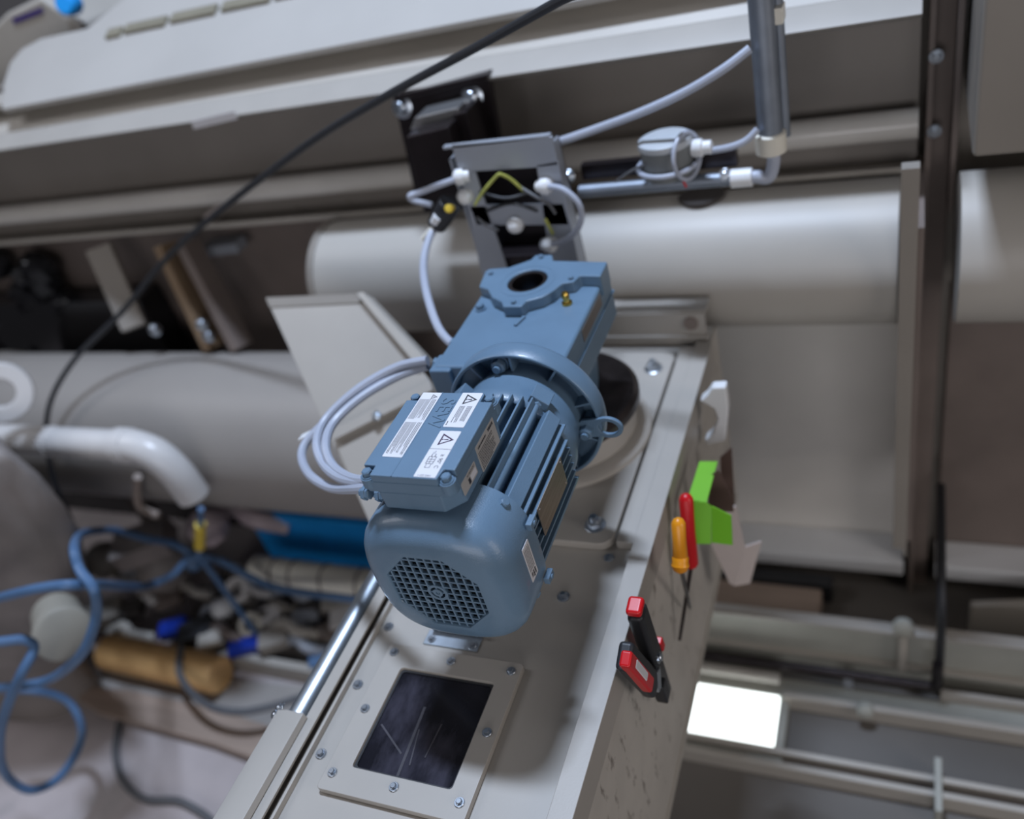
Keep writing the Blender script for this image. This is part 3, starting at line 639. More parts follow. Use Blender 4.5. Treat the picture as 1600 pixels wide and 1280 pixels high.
# ================================================================== CONDUITS AND JUNCTION BOX
YP = 0.68
hz = at(885, 301, 1, YP).z
hc = empty('steel_conduit', (0.06, YP, hz-0.012), 'horizontal galvanised conduit below the round junction box', 'pipe')
pa = at(880, 301, 1, YP); pb = at(1150, 284, 1, YP)
MB().cyl((x1+0.001, YP, hz), (pb.x, YP, hz), 0.0095, seg=20).build('tube', CONDUIT, hc)
MB().cyl((pb.x-0.006, YP, hz), (pb.x+0.022, YP, hz), 0.0125, seg=20).build('sleeve', WHITE, hc, 0.001)
MB().box(x1+0.001, pb.x, YP+0.02, YP+0.035, hz+0.008, hz+0.030).build('backing_rail', BLACKM, hc)
for a, b in ((888, 276), (1133, 275)): inst('clamp_screw', BOLT_M, hc, at(a, b, 1, YP-0.002), (0, -1, .4), 0.2, 1.3)
vx = at(1203, 200, 1, YP).x; vz = at(1208, 222, 1, YP).z
vc = empty('steel_conduit', (vx, YP, hz), 'upright galvanised conduit dropping in from the top of the picture', 'pipe')
MB().cyl((vx, YP, vz-0.01), (vx, YP, 2.1), 0.0155, seg=24).build('tube', CONDUIT, vc)
MB().cyl((vx+0.016, YP+0.016, vz), (vx+0.016, YP+0.016, 2.1), 0.007, seg=14).build('side_tube', CONDUIT, vc)
MB().lathe((vx, YP, vz-0.014), (0, 0, 1), [(0.016, 0), (0.0195, 0.002), (0.0195, 0.026), (0.016, 0.028)], 24).build('collar', CREAM, vc)
MB().box(vx+0.010, vx+0.024, YP-0.004, YP+0.024, at(1215, 38, 1, YP).z, at(1212, 12, 1, YP).z).build('wall_clip', CREAM, vc, 0.001)
MB().tube(smooth([(vx, YP, vz-0.004), (vx+0.002, YP, vz-0.025), (vx-0.006, YP, hz-0.002), (vx-0.022, YP, hz), (pb.x+0.01, YP, hz)], 6), 0.0085, 12).build('bend', CABLE, vc)
jz = at(1040, 232, 1, 0.665)
jb = empty('junction_box', (jz.x, jz.y, hz+0.02), 'round grey junction box with a pale cap on the horizontal conduit', 'junction box')
MB().lathe((jz.x, jz.y, jz.z-0.035), (0, 0, 1), [(0.033, 0), (0.034, 0.004), (0.034, 0.040), (0.031, 0.044)], 32).build('body', mat('grey_plastic', (0.16, 0.17, 0.17), 0.45), jb)
MB().lathe((jz.x, jz.y, jz.z+0.006), (0, 0, 1), [(0.0355, 0), (0.0365, 0.003), (0.0355, 0.008), (0.030, 0.0105)], 32).build('cap', mat('pale_grey_plastic', (0.46, 0.49, 0.52), 0.35), jb)
MB().torus((jz.x, jz.y, jz.z-0.022), (0, 0, 1), 0.040, 0.0035, 36, 8).build('cable_ring', CABLE, jb)
MB().torus((jz.x+0.03, jz.y-0.012, jz.z-0.008), (1, -.4, .1), 0.030, 0.003, 30, 8).build('cable_ring', CABLE, jb)
MB().lathe((jz.x+0.034, jz.y, jz.z-0.004), (1, 0, 0), [(0.010, 0), (0.012, 0.004), (0.012, 0.014), (0.009, 0.016), (0.009, 0.026), (0.005, 0.028)], 18).build('cable_gland', WHITE, jb)
for S, mt_ in (([(1010, 255, .64), (985, 268, .645), (962, 284, .65)], GREYC), ([(1050, 255, .635), (1062, 272, .64), (1072, 292, .65)], RED)):
    MB().tube(smooth([at(a, b, 1, y) for a, b, y in S], 5), 0.0017, 8).build('wire', mt_, jb)
cable('white_cable', [(866, 224, .66), (930, 202, .66), (1000, 176, .655), (1070, 144, .65), (1130, 108, .65), (1172, 76, .66)], 0.0056, CABLE, 'white cable sloping up from the enclosure to the upright conduit')
cable('white_cable', [(1108, 236, .665), (1140, 230, .66), (1165, 220, .66), (1184, 202, .665)], 0.0045, CABLE, 'short clear cable from the junction box to the upright conduit')
cable('black_cable', [(0.75, 0.20, 2.35, 0), (0.42, 0.36, 1.72, 0), (1010, -75, .50), (880, -2, .53), (740, 76, .56), (600, 152, .60), (480, 226, .64), (340, 332, .70), (262, 402, .74), (190, 488, .70), (112, 568, .62), (74, 648, .55), (82, 742, .50), (116, 826, .46), (140, 900, .44)], 0.0058, BLACK, 'black power cable sagging across the picture from the top', n=10)

# ================================================================== LONG BEAM CASING BEHIND
def zb(py, y, px=400): return at(px, py, 1, y).z
bm_ = empty('beam_casing', (-0.8, 0.95, 0.95), 'long pale sheet-metal beam casing with stepped ledges behind the machine', 'beam')
P0 = Vector((0, 0.86, zb(87, 0.86))); P1 = Vector((0, 1.02, zb(-14, 1.02)))
sl = (P1 - P0).normalized(); N0 = Vector((1, 0, 0)).cross(sl)
pl_ = [onp(a, b, P0, N0) for a, b in ((2, 171), (6, 128), (16, 98), (34, 76), (64, 60), (136, 44))]
e1 = P0 + sl*0.30
pl_ += [Vector((pl_[-1].x+0.12, e1.y, e1.z)), Vector((0.40, e1.y, e1.z)), Vector((0.40, P0.y, P0.z))]
sheet(MB(), pl_, 0.012).build('sloping_panel', SLOPE, bm_, 0.002)
for a0, b0, a1, b1 in ((170, 56, 192, 51), (198, 49, 262, 34), (270, 32, 340, 16), (350, 14, 425, -3), (433, -5, 505, -21)):
    A0 = onp(a0, b0, P0, N0); A1 = onp(a1, b1, P0, N0); MB().obox((A0+A1)/2 + N0*0.003*(1 if N0.dot(CAM-P0) > 0 else -1), (1, 0, 0), sl, N0, (A1-A0).length/2, 0.012, 0.004).build('slot_bar', mat('dusty_olive_paint', (0.20, 0.18, 0.13), 0.6), bm_, 0.001)
XL = -2.6
z2a, z2b = zb(95, 0.90), zb(146, 0.84)
MB().prism([(0.862, P0.z-0.013), (0.905, P0.z-0.013), (0.905, z2a), (0.842, z2b), (0.94, z2b), (0.94, P0.z), (0.862, P0.z-0.004)], XL, 0.40, 'yz').build('underside_panel', BEIGE2, bm_, 0.001)
MB().prism([(0.832, zb(149, .832)), (0.795, zb(176, .795)), (0.81, zb(180, .81)), (0.94, zb(180, .81)), (0.94, zb(146, .84)), (0.84, zb(146, .84))], XL, 0.40, 'yz').build('ledge_strip', BEIGE, bm_, 0.002)
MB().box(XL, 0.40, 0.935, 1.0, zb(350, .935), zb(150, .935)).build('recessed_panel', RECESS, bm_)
MB().cyl((XL, 0.895, zb(300, .885)), (0.40, 0.895, zb(300, .885)), 0.022, seg=24).build('round_edge', mat('lit_edge_paint', (0.66, 0.63, 0.58), 0.25, 0, 0.04), bm_)  # whitened colour stands for the bright highlight along the rounded edge
MB().prism([(0.875, zb(345, .875)), (0.875, zb(352, .875)), (1.0, zb(350, .95)), (1.0, zb(340, .95)), (0.92, zb(340, .92))], XL, 0.40, 'yz').build('lower_lip', BEIGE2, bm_, 0.001)
for a, b in ((132, 152), (200, 140), (280, 122), (360, 106), (445, 86), (540, 64), (640, 40)):
    p = at(a, b, 1, 0.903); inst('rivet', BOLT_T, bm_, (p.x, 0.903, z2a-0.004), (0, -1, 0))
for a in (60, 150, 240, 385, 465, 545):
    p = at(a, 330+(400-a)*0.09, 1, 0.934); inst('rivet', BOLT_T, bm_, p, (0, -1, 0), 0, 1.3)
q = [at(a, b, 1, 0.793) for a, b in ((298, 190), (366, 174), (371, 186), (303, 202))]
sheet(MB(), q, 0.001).build('paper_strip', LABELW, bm_, label='blank white paper label on the ledge')
p = at(345, 325, 1, .92); MB().obox(p, (0.9, 0, 0.4), (0, 1, 0), (-0.4, 0, 0.9), 0.055, 0.004, 0.010).build('tape_strip', PAPER, bm_)
p = at(350, 385, 1, .93); MB().obox(p, (1, 0, 0.05), (0, 1, 0), (0, 0, 1), 0.05, 0.02, 0.012).build('cable_bracket', GREYSTEEL, bm_, 0.002)

# top-left machine beyond the casing
tm = empty('machine_cabinet', at(45, 60, 1, 1.20), 'pale machine cabinet with a purple label in the top left corner', 'machine')
q = [(-30, 60), (8, 22), (62, -5), (80, 8), (128, 40), (134, 60), (60, 110), (0, 190), (-40, 190)]
MB().prism(px2(q, 1.15), 1.15, 1.35, 'xz').build('body', BEIGE2, tm, 0.01)
q = [at(a, b, 1, 1.148) for a, b in ((18, 29), (65, 11), (68, 20), (22, 38))]
sheet(MB(), q, 0.001).build('label_plate', PURPLE, tm, label='dark purple label plate')
MB().lathe(at(106, 6, 1, 1.13), (0.3, -1, 0.2), [(0.024, -0.02), (0.024, 0.01), (0.018, 0.018)], 18).build('blue_knob', BLUEB, tm, label='blue knob')
tag(MB().prism(px2([(125, -60), (145, 45), (330, -20), (330, -60)], 1.4), 1.4, 1.6, 'xz').build('grey_cabinet', GREYSTEEL, bev=0.002), 'plain grey cabinet side above the sloping casing, top edge of the picture', 'cabinet')

# ================================================================== DUCTS, COLUMN AND RIGHT SIDE
t1 = empty('round_duct', (-0.1, 0.82, 0.70), 'thick pale round duct running behind the conduit on the right', 'duct')
zc = at(1150, 404, 1, 0.82).z
xe = at(512, 400, 1, 0.80).x
MB().cyl((xe, 0.82, zc), (0.379, 0.82, zc), 0.109, seg=64).build('duct_shell', DUCT, t1, 0.002)
MB().ring((xe-0.004, 0.82, zc), (1, 0, 0), 0.09, 0.112, 0.012, 64).build('end_collar', BEIGEDK, t1)
MB().cyl((0.455, 0.82, zc), (1.30, 0.82, zc), 0.109, seg=64).build('duct_shell', DUCT, t1, 0.002)
q = [at(a, b, 1, 0.74) for a, b in ((1180, 480), (1250, 474), (1280, 500), (1200, 508))]
d_ = ray(1096, 308); o_ = CAM - Vector((0, 0.82, zc)); aa = d_.y**2 + d_.z**2; bb_ = 2*(o_.y*d_.y + o_.z*d_.z); cc_ = o_.y**2 + o_.z**2 - 0.109**2
vh = CAM + d_*((-bb_ - math.sqrt(max(bb_*bb_ - 4*aa*cc_, 0)))/(2*aa)); vn = Vector((0, vh.y-0.82, vh.z-zc))
MB().lathe(vh, vn, [(0.030, -0.01), (0.036, 0.001), (0.036, 0.004), (0.032, 0.005)], 28).build('vent_hole', DARKV, t1, label='dark round opening')
for sx in (-0.45, 0.10, 0.80):
    MB().box(sx-0.015, sx+0.015, 0.925, 0.985, zc-0.03, zc+0.03).build('wall_bracket', BROWN, t1)
t2 = empty('round_duct', (-1.1, 0.70, 0.38), 'wide pale round duct lying low on the left behind the white pipe', 'duct')
zc2 = at(300, 668, 1, 0.70).z
MB().cyl((-1.72, 0.70, zc2), (-0.56, 0.70, zc2), 0.174, seg=64).build('duct_shell', DUCT2, t2, 0.002)
MB().ring((-1.725, 0.70, zc2), (1, 0, 0), 0.15, 0.180, 0.012, 64).build('end_collar', BEIGEDK, t2)
for sx in (-1.55, -0.62): MB().box(sx-0.02, sx+0.02, 0.735, 0.775, 0.0, zc2-0.165).build('support_post', BROWN, t2)
co = empty('steel_column', (0.43, 0.95, 0), 'narrow brown steel column on the right with stepped edges', 'column')
MB().box(0.410, 0.418, 0.90, 0.985, 0.0, 1.6).build('flange', BROWN, co, 0.001)
MB().box(0.418, 0.444, 0.93, 0.985, 0.0, 1.6).build('web', BROWN, co, 0.001)
MB().box(0.444, 0.452, 0.90, 0.985, 0.90, 1.6).build('flange', BROWN, co, 0.001)
zs = at(1437, 262, 1, .69).z
MB().prism([(0.380, zs), (0.402, zs), (0.402, 0.345), (0.393, 0.37), (0.380, 0.37)], 0.69, 0.71, 'xz').build('stay_plate', BEIGEDK, co, 0.001)
MB().box(0.400, 0.410, 0.71, 0.93, 0.37, 0.98).build('stay_web', BROWN, co)
for a, b in ((1463, 88), (1460, 205)): inst('hex_bolt', BOLT_M, co, at(a, b, 1, 0.898), (0, -1, 0), 0, 1.3)
tag(MB().box(0.46, 1.30, 0.71, 0.975, at(1540, 246, 1, .71).z, 1.62).build('grey_cabinet', BEIGEDK, bev=0.006), 'plain dull grey cabinet right of the brown column', 'cabinet')
tag(MB().box(-0.20, 0.40, 0.90, 0.984, 0.055, 0.095).build('pale_ledge', WHITE, bev=0.004), 'low pale ledge along the foot of the wall left of the column', 'ledge')
tag(MB().box(0.46, 1.0, 0.90, 0.974, 0.055, 0.095).build('pale_ledge', WHITE, bev=0.004), 'low pale ledge along the foot of the wall right of the column', 'ledge')
tag(MB().box(-0.05, 0.262, 0.85, 0.885, 0.0, 0.055).build('black_bar', BLACK, bev=0.004), 'black bar lying on the deck below the pale ledge', 'bar')
tag(MB().box(-0.10, 0.242, 0.775, 0.842, 0.0, 0.055).build('wood_block', WOOD, bev=0.003), 'light wooden block lying behind the lowest rails', 'wood')
r1 = empty('channel_rail', (0.5, 0.69, 0), 'pale green-grey channel rail nearest the wooden block', 'rail')
RAILM = mat('pale_rail_paint', (0.36, 0.36, 0.32), 0.45)
zr0, zr1 = at(1300, 1022, 1, .68).z, at(1300, 971, 1, .68).z
MB().box(-0.10, 1.2, 0.68, 0.69, 0.0, zr1).build('web', RAILM, r1)
MB().box(-0.10, 1.2, 0.665, 0.69, zr1-0.002, zr1+0.005).build('upper_lip', BEIGE, r1, 0.001)
MB().box(-0.10, 1.2, 0.668, 0.68, zr0-0.004, zr0+0.004).build('lower_lip', BEIGE2, r1, 0.001)
p = at(1411, 980, 1, .668); MB().lathe(p, (0, -1, .2), [(0.018, -0.006), (0.018, 0.006), (0.008, 0.010)], 18).build('roller', RAILM, r1)
MB().cyl((p.x, 0.668, zr0), (p.x, 0.668, zr1), 0.009, seg=12).build('roller_post', BEIGE2, r1)
pr_ = at(1300, 1050, 2, 0.06)
r2 = empty('dark_pipe', (0.2, pr_.y, 0.04), 'thin dark pipe lying in front of the channel rail, ending in a bend', 'pipe')
xb = at(1462, 1075, 2, 0.06).x
MB().tube(smooth([(-0.05, pr_.y, 0.06), (xb-0.06, pr_.y, 0.06), (xb-0.006, pr_.y, 0.062), (xb, pr_.y, 0.075), (xb, pr_.y, 0.13)], 8), 0.009, 12).build('tube', BLACKM, r2)
MB().box(xb-0.16, xb-0.145, pr_.y-0.008, pr_.y+0.008, 0.0, 0.053).build('saddle', GREYSTEEL, r2)
MB().cyl((-0.02, pr_.y-0.022, 0.045), (0.18, pr_.y-0.022, 0.045), 0.012, seg=16).build('pale_sleeve', BEIGE, r2)
pr3 = at(1300, 1101, 2, 0.04)
r3 = empty('low_rail', (0.5, pr3.y, 0), 'long pale low rail level with the bright panel', 'rail')
MB().box(0.19, 1.3, pr3.y, pr3.y+0.014, 0.0, 0.042).build('rail_bar', BEIGE2, r3, 0.003)
MB().box(-0.04, 1.3, pr3.y+0.014, pr3.y+0.055, 0.0, 0.022).build('base_strip', RAILM, r3, 0.002)
p = at(1352, 1100, 2, 0.045); MB().lathe((p.x, pr3.y-0.004, 0.045), (0, -1, 0.3), [(0.015, -0.006), (0.015, 0.008), (0.006, 0.012)], 16).build('roller', RAILM, r3)
MB().box(at(1470, 1102, 2, .05).x, 1.3, pr3.y+0.055, pr3.y+0.066, 0.0, 0.046).build('side_bar', BEIGE, r3, 0.002)
pr4 = at(1300, 1215, 2, 0.04)
r4 = empty('low_rail', (0.5, pr4.y, 0), 'lowest pale rail crossing the bottom right corner', 'rail')
MB().box(-0.06, 1.3, pr4.y, pr4.y+0.012, 0.0, 0.042).build('rail_bar', BEIGE2, r4, 0.003)
MB().box(-0.06, 1.3, pr4.y+0.030, pr4.y+0.042, 0.0, 0.038).build('rail_bar', BEIGE2, r4, 0.003)
MB().box(-0.06, 1.3, pr4.y+0.012, pr4.y+0.030, 0.0, 0.012).build('groove_floor', BROWN, r4)
MB().box(at(1460, 1240, 2, .04).x, at(1460, 1240, 2, .04).x+0.012, pr4.y-0.03, pr4.y+0.07, 0.0, 0.05).build('cross_clip', RAILM, r4, 0.002)
tag(MB().tube(smooth([(xb+0.006, 0.66, 0.02), (xb+0.004, 0.655, 0.15), (xb+0.002, 0.65, 0.25), (xb, 0.70, 0.30), (xb, 0.80, 0.33), (xb, 0.885, 0.34)], 8), 0.008, 10).build('dark_hose', BLACK), 'dark upright hose in front of the foot of the column', 'hose')
gp = empty('light_panel', (0.09, 0.527, 0), 'glowing white rectangular panel lying at the foot of the conveyor', 'light')
MB().prism([(-0.015, 0.490), (-0.010, 0.594), (0.180, 0.594), (0.180, 0.466), (0.020, 0.462), (0.012, 0.490)], 0.001, 0.018).build('bright_face', GLOW, gp, 0.003)
MB().box(0.183, 0.200, 0.462, 0.60, 0.0, 0.024).build('edge_frame', RAILM, gp, 0.002)
MB().box(-0.03, 0.200, 0.446, 0.458, 0.0, 0.020).build('edge_frame', RAILM, gp, 0.002)
q = [at(a, b, 2, 0.30) for a, b in ((1515, 866), (1640, 866), (1640, 960))]
gs = MB().prism([(0.52, 0.0), (1.0, 0.0), (1.0, 0.22), (0.52, 0.10)], 0.80, 0.815, 'xz').build('gusset_plate', BEIGE2, bev=0.002); tag(gs, 'pale triangular plate low at the right edge', 'plate')

# ================================================================== THINGS HANGING ON THE CONVEYOR'S RIGHT SIDE
def capsule(mb, p0, p1, r0, r1, mi=0, seg=16):
    p0 = Vector(p0); p1 = Vector(p1); L_ = (p1-p0).length
    return mb.lathe(p0, p1-p0, [(0.15*r0, -0.9*r0), (0.7*r0, -0.6*r0), (r0, 0), ((r0+r1)/2*0.93, L_*0.5), (r1, L_), (0.7*r1, L_+0.6*r1), (0.15*r1, L_+0.9*r1)], seg, mi)
XS = 0.150
rd = empty('pliers', at(1078, 884, 0, XS), 'hand tool with a red handle hanging on the conveyor side', 'tool')
capsule(MB(), at(1072, 780, 0, XS), at(1080, 880, 0, XS), 0.0088, 0.0092).build('handle', RED, rd)
MB().cyl(at(1080, 884, 0, XS), at(1062, 1000, 0, 0.128), 0.0028, 0.0022, 10).build('shaft', STEELDK, rd)
yl = empty('screwdriver', at(1062, 888, 0, XS+0.012), 'hand tool with an amber handle in front of the red one', 'tool')
y0_, y1_ = at(1060, 818, 0, XS+0.012), at(1063, 872, 0, XS+0.012)
capsule(MB(), y0_, y1_, 0.0082, 0.0088).build('handle', YELLOW, yl)
capsule(MB(), at(1063, 872, 0, XS+0.012), at(1063, 884, 0, XS+0.012), 0.0098, 0.0105).build('guard', YELLOW, yl)
MB().cyl(at(1064, 888, 0, XS+0.012), at(1078, 950, 0, 0.135), 0.0028, 0.0022, 10).build('shaft', STEELDK, yl)
gc = empty('card_box', (0.165, 0.36, 0.76), 'small torn lime green card box hanging beside the red handle', 'box')
zg = 0.812
T = [at(a, b, 2, zg) for a, b in ((1093, 721), (1121, 721), (1104, 785), (1074, 781))]
sheet(MB(), T, 0.0015).build('top_flap', GREEN, gc)
f0 = at(1104, 786, 2, zg)
Fp = [onp(a, b, f0, (0.15, -1, 0.35)) for a, b in ((1078, 784), (1104, 786), (1112, 792), (1111, 850), (1086, 850))]
sheet(MB(), Fp, 0.0015).build('front_face', GREEN, gc)
Gp = [onp(a, b, onp(1112, 792, f0, (0.15, -1, 0.35)), (-0.35, -1, 0.35)) for a, b in ((1112, 791), (1142, 806), (1144, 852), (1112, 848))]
sheet(MB(), Gp, 0.0015).build('side_face', GREEN, gc)
Bp = [at(a, b, 1, T[2].y+0.05) for a, b in ((1108, 745), (1122, 735), (1145, 780), (1146, 800), (1106, 800))]
sheet(MB(), Bp, 0.002).build('inside_wall', CARD, gc)
pc = empty('folded_paper', at(1150, 915, 1, 0.42), 'pale folded paper pocket hanging below the green box', 'paper')
A1 = [at(a, b, 1, 0.42) for a, b in ((1112, 852), (1138, 790), (1150, 792), (1164, 855), (1148, 916), (1140, 912))]
sheet(MB(), A1, 0.002).build('front_fold', PAPER, pc)
A2 = [at(1164, 855, 1, 0.42), at(1190, 846, 1, 0.45), at(1172, 912, 1, 0.44), at(1148, 916, 1, 0.42)]
sheet(MB(), A2, 0.002).build('side_fold', PAPER, pc)
A3 = [at(a, b, 1, 0.47) for a, b in ((1125, 715), (1143, 700), (1148, 795), (1128, 800))]
sheet(MB(), A3, 0.002).build('back_fold', CARD, pc)
wq = [(1093, 627), (1104, 618), (1112, 606), (1134, 605), (1138, 640), (1133, 690), (1104, 696), (1101, 688), (1114, 676), (1121, 655), (1116, 640), (1106, 634)]
wbk = MB().prism(px2(wq, 0.50), 0.50, 0.516, 'xz'); wbk = wbk.build('cable_clip', WHITE, bev=0.003)
tag(wbk, 'white curved plastic clip on the far right side of the conveyor', 'clip')
cp = empty('spring_clamp', at(1025, 1045, 0, 0.14), 'red and black spring clamp gripping the right flange of the conveyor', 'clamp')
XC = 0.142
def bar(mb, a, b, x, wd, th, mi=0):
    p0 = at(*a, 0, x); p1 = at(*b, 0, x); d = (p1-p0); u = d.normalized(); n = Vector((1, 0, 0)); v = n.cross(u)
    return mb.obox((p0+p1)/2, u, v, n, d.length/2, wd, th, mi)
bar(MB(), (994, 952), (1022, 1034), XC, 0.0125, 0.009).build('handle', BLACK, cp, 0.006, 3)
bar(MB(), (991, 944), (994, 952), XC+0.001, 0.0105, 0.0085).build('handle_tip', RED, cp, 0.004, 3)
bar(MB(), (975, 1024), (1018, 1070), XC, 0.0150, 0.008).build('handle', BLACK, cp, 0.005, 3)
bar(MB(), (977, 1029), (1013, 1070), XC+0.006, 0.0085, 0.006).build('grip_inlay', RED, cp, 0.003, 2)
bar(MB(), (990, 1036), (1008, 1058), XC+0.0095, 0.0050, 0.0032).build('grip_highlight', LABELW, cp, 0.002, 2)  # white bar painted for the highlights on the red grip
bar(MB(), (1020, 1030), (1038, 1086), XC-0.002, 0.0110, 0.007).build('jaw', BLACKM, cp, 0.002)
bar(MB(), (1026, 1046), (1028, 1078), XC+0.006, 0.0055, 0.003).build('jaw_plate', ZINC, cp, 0.001)
bar(MB(), (1029, 1066), (1036, 1088), XC+0.003, 0.0075, 0.007).build('jaw_pad', BLACK, cp, 0.002)
bar(MB(), (1026, 1000), (1031, 1012), XC, 0.005, 0.006).build('trigger', RED, cp, 0.002)
inst('pivot_screw', BOLT_S, cp, at(1028, 1027, 0, XC+0.008), (1, 0, 0.2), 0, 1.1)

# ================================================================== LEFT FLOOR AND CLUTTER
pv = empty('plastic_pipe', (-1.3, 0.47, 0.5), 'white plastic pipe with an elbow in front of the wide left duct', 'pipe')
YV = 0.47
zv = at(120, 692, 1, YV).z
e0 = at(197, 690, 1, YV); e1_ = at(290, 785, 1, YV)
MB().cyl((-2.2, YV, zv), (e0.x, YV, zv), 0.031, seg=28).build('straight_pipe', PVC, pv)
MB().tube(smooth([(e0.x-0.01, YV, zv), (e0.x+0.025, YV, zv-0.003), (e0.x+0.062, YV, zv-0.024), (e0.x+0.084, YV, zv-0.070), (e0.x+0.090, YV, zv-0.130)], 7), 0.033, 24).build('elbow', PVC, pv)
MB().cyl((e0.x-0.03, YV, zv), (e0.x+0.005, YV, zv), 0.036, seg=28).build('coupling', PVC, pv, 0.003)
MB().cyl((e0.x-0.22, YV, zv), (e0.x-0.215, YV, zv), 0.033, seg=28).build('coupling', PVC, pv)
cable('thin_pipe', [(215, 745, .50), (214, 775, .50), (222, 795, .50), (248, 806, .50)], 0.009, mat('tan_plastic', (0.30, 0.24, 0.20), 0.5), 'thin tan pipe hooking down below the white elbow', 'pipe')
# sheeted bulk at the left edge
tc_ = Vector((-1.80, 0.30, 0))
sil = [(-14, 705), (8, 718), (44, 752), (82, 802), (112, 852), (124, 915), (118, 975), (100, 1030)]
prof = []
for a, b in sil:
    p = at(a, b, 1, 0.30); prof.append((max(p.x - tc_.x, 0.03), p.z))
prof.append((prof[-1][0], 0.0)); prof.insert(0, (0.02, prof[0][1]+0.03)); prof.reverse()
rings = []
for r_, z_ in prof:
    rings.append([(tc_.x + r_*math.cos(t)*(1+0.03*math.sin(9*t+z_*9)), tc_.y + min(r_, 0.13)*math.sin(t)*(1+0.05*math.sin(7*t+z_*11)), z_) for t in [2*PI*k/40 for k in range(40)]])
th = MB().loft(rings).build('covered_hopper', TARP, angle=60); tag(th, 'dusty grey sheet draped over a hopper at the left edge', 'hopper')
cpx = at(98, 988, 1, 0.15)
CANM = mat('dull_cream_plastic', (0.33, 0.31, 0.26), 0.5)
ck = empty('round_canister', (cpx.x, cpx.y, 0), 'cream round canister lid leaning against the draped hopper', 'canister')
MB().lathe(cpx, (0.80, -0.45, 0.25), [(0.046, -0.07), (0.048, 0.0), (0.052, 0.001), (0.052, 0.014), (0.045, 0.018)], 32).build('lid', CANM, ck, 0.003)
MB().lathe(cpx, (-0.80, 0.45, -0.25), [(0.046, 0.0), (0.045, 0.10)], 28).build('body', CANM, ck)
HR = 0.0085
cable('air_hose', [(-60, 950, .12), (0, 934, .10), (75, 917, .11), (144, 914, .16), (225, 916, .42), (270, 898, .48), (300, 871, .52), (345, 877, .54), (390, 901, .54), (426, 916, .54), (480, 927, .52), (580, 940, .50), (700, 960, .48)], HR, HOSE, 'blue air hose running right from the left edge to behind the motor', 'hose')
cable('air_hose', [(302, 868, .53), (270, 850, .53), (225, 841, .53), (180, 829, .50), (135, 832, .40), (117, 850, .20), (124, 889, .15), (146, 920, .13), (151, 955, .12), (143, 990, .10), (123, 1027, .08), (81, 1060, .08), (32, 1072, .06), (-40, 1078, .05)], HR, HOSE, 'blue air hose looping down past the cream canister lid', 'hose')
cable('air_hose', [(-40, 1006, .03), (0, 1003, .05), (38, 1000, .07), (53, 1014, .07), (32, 1056, .03), (10, 1108, .0), (0, 1150, -.02), (3, 1196, -.03), (20, 1222, -.03), (50, 1235, -.02), (88, 1219, .02), (117, 1180, .08), (128, 1141, .13), (114, 1105, .16), (88, 1087, .16), (49, 1079, .14), (0, 1077, .12)], HR, HOSE, 'blue air hose coiled in a big loop on the concrete, bottom left', 'hose')
GZ = 0.008
def fcable(name, pts, r, mt, label, z=GZ):
    return tag(MB().tube(smooth([at(a, b, 2, z) for a, b in pts], 8), r, 10).build(name, mt), label, 'cable')
fcable('floor_cable', [(283, 1012), (280, 1050), (299, 1082), (331, 1105), (374, 1113), (422, 1105), (471, 1090), (520, 1082)], 0.0085, GREYC, 'grey cable curving over the orange roll and the pale board', 0.105)
fcable('floor_cable', [(187, 1128), (180, 1173), (188, 1212), (208, 1238), (234, 1250), (276, 1251), (305, 1264), (330, 1283), (350, 1312)], 0.0085, GREYC, 'grey cable snaking over the bare concrete, bottom left', 0.0095)
rl = empty('wooden_roll', at(255, 1040, 2, 0.0), 'short orange-yellow wooden roll lying on the pale board', 'log')
ra = at(168, 1018, 2, 0.055); rb = at(345, 1055, 2, 0.055)
MB().lathe(ra, rb-ra, [(0.040, 0), (0.046, 0.006), (0.046, (rb-ra).length-0.008), (0.041, (rb-ra).length)], 28).build('roll', ORANGE, rl)
tag(MB().prism([(p.x, p.y) for p in (at(a, b, 2, 0.006) for a, b in ((150, 1050), (520, 1075), (500, 1180), (330, 1118), (150, 1078)))], 0.001, 0.008).build('pale_board', mat('pale_board', (0.34, 0.315, 0.29), 0.6), bev=0.001), 'flat pale board lying under the orange roll', 'board')
tag(MB().prism([(p.x, p.y) for p in (at(a, b, 2, 0.03) for a, b in ((92, 1068), (200, 1078), (340, 1108), (470, 1150), (470, 1212), (330, 1160), (150, 1112)))], 0.009, 0.03).build('wooden_plank', WOOD, bev=0.002), 'tan wooden plank slanting across the concrete floor', 'plank')
tag(MB().box(-1.15, -0.45, 0.44, 0.462, 0.0, 0.05).build('floor_rail', BEIGE2, bev=0.003), 'pale flat rail behind the orange roll', 'rail')
bb = empty('blue_crate', (-0.88, 0.82, 0), 'bright blue plastic crate under the wide left duct', 'crate')
MB().box(-1.165, -0.66, 0.74, 0.93, 0.0, 0.225).build('body', BLUEB, bb, 0.008)
MB().box(-1.175, -0.65, 0.73, 0.94, 0.225, 0.255).build('rim', BLUEB, bb, 0.004)
MB().box(-0.80, -0.72, 0.735, 0.741, 0.10, 0.15).build('hand_hole', BLACK, bb)
rh = empty('ribbed_pipe', (-0.8, 0.60, 0.07), 'cream jointed pipe lying in front of the blue crate', 'pipe')
za = at(460, 897, 1, 0.60).z
MB().cyl((-1.05, 0.60, za), (-0.50, 0.60, za), 0.034, seg=28).build('tube', mat('bright_cream_plastic', (0.86, 0.83, 0.72), 0.45, 0, 0.04), rh)
for xx in (-0.985, -0.93, -0.84, -0.74): MB().cyl((xx, 0.60, za), (xx+0.006, 0.60, za), 0.0362, seg=28).build('joint_band', BEIGEDK, rh)
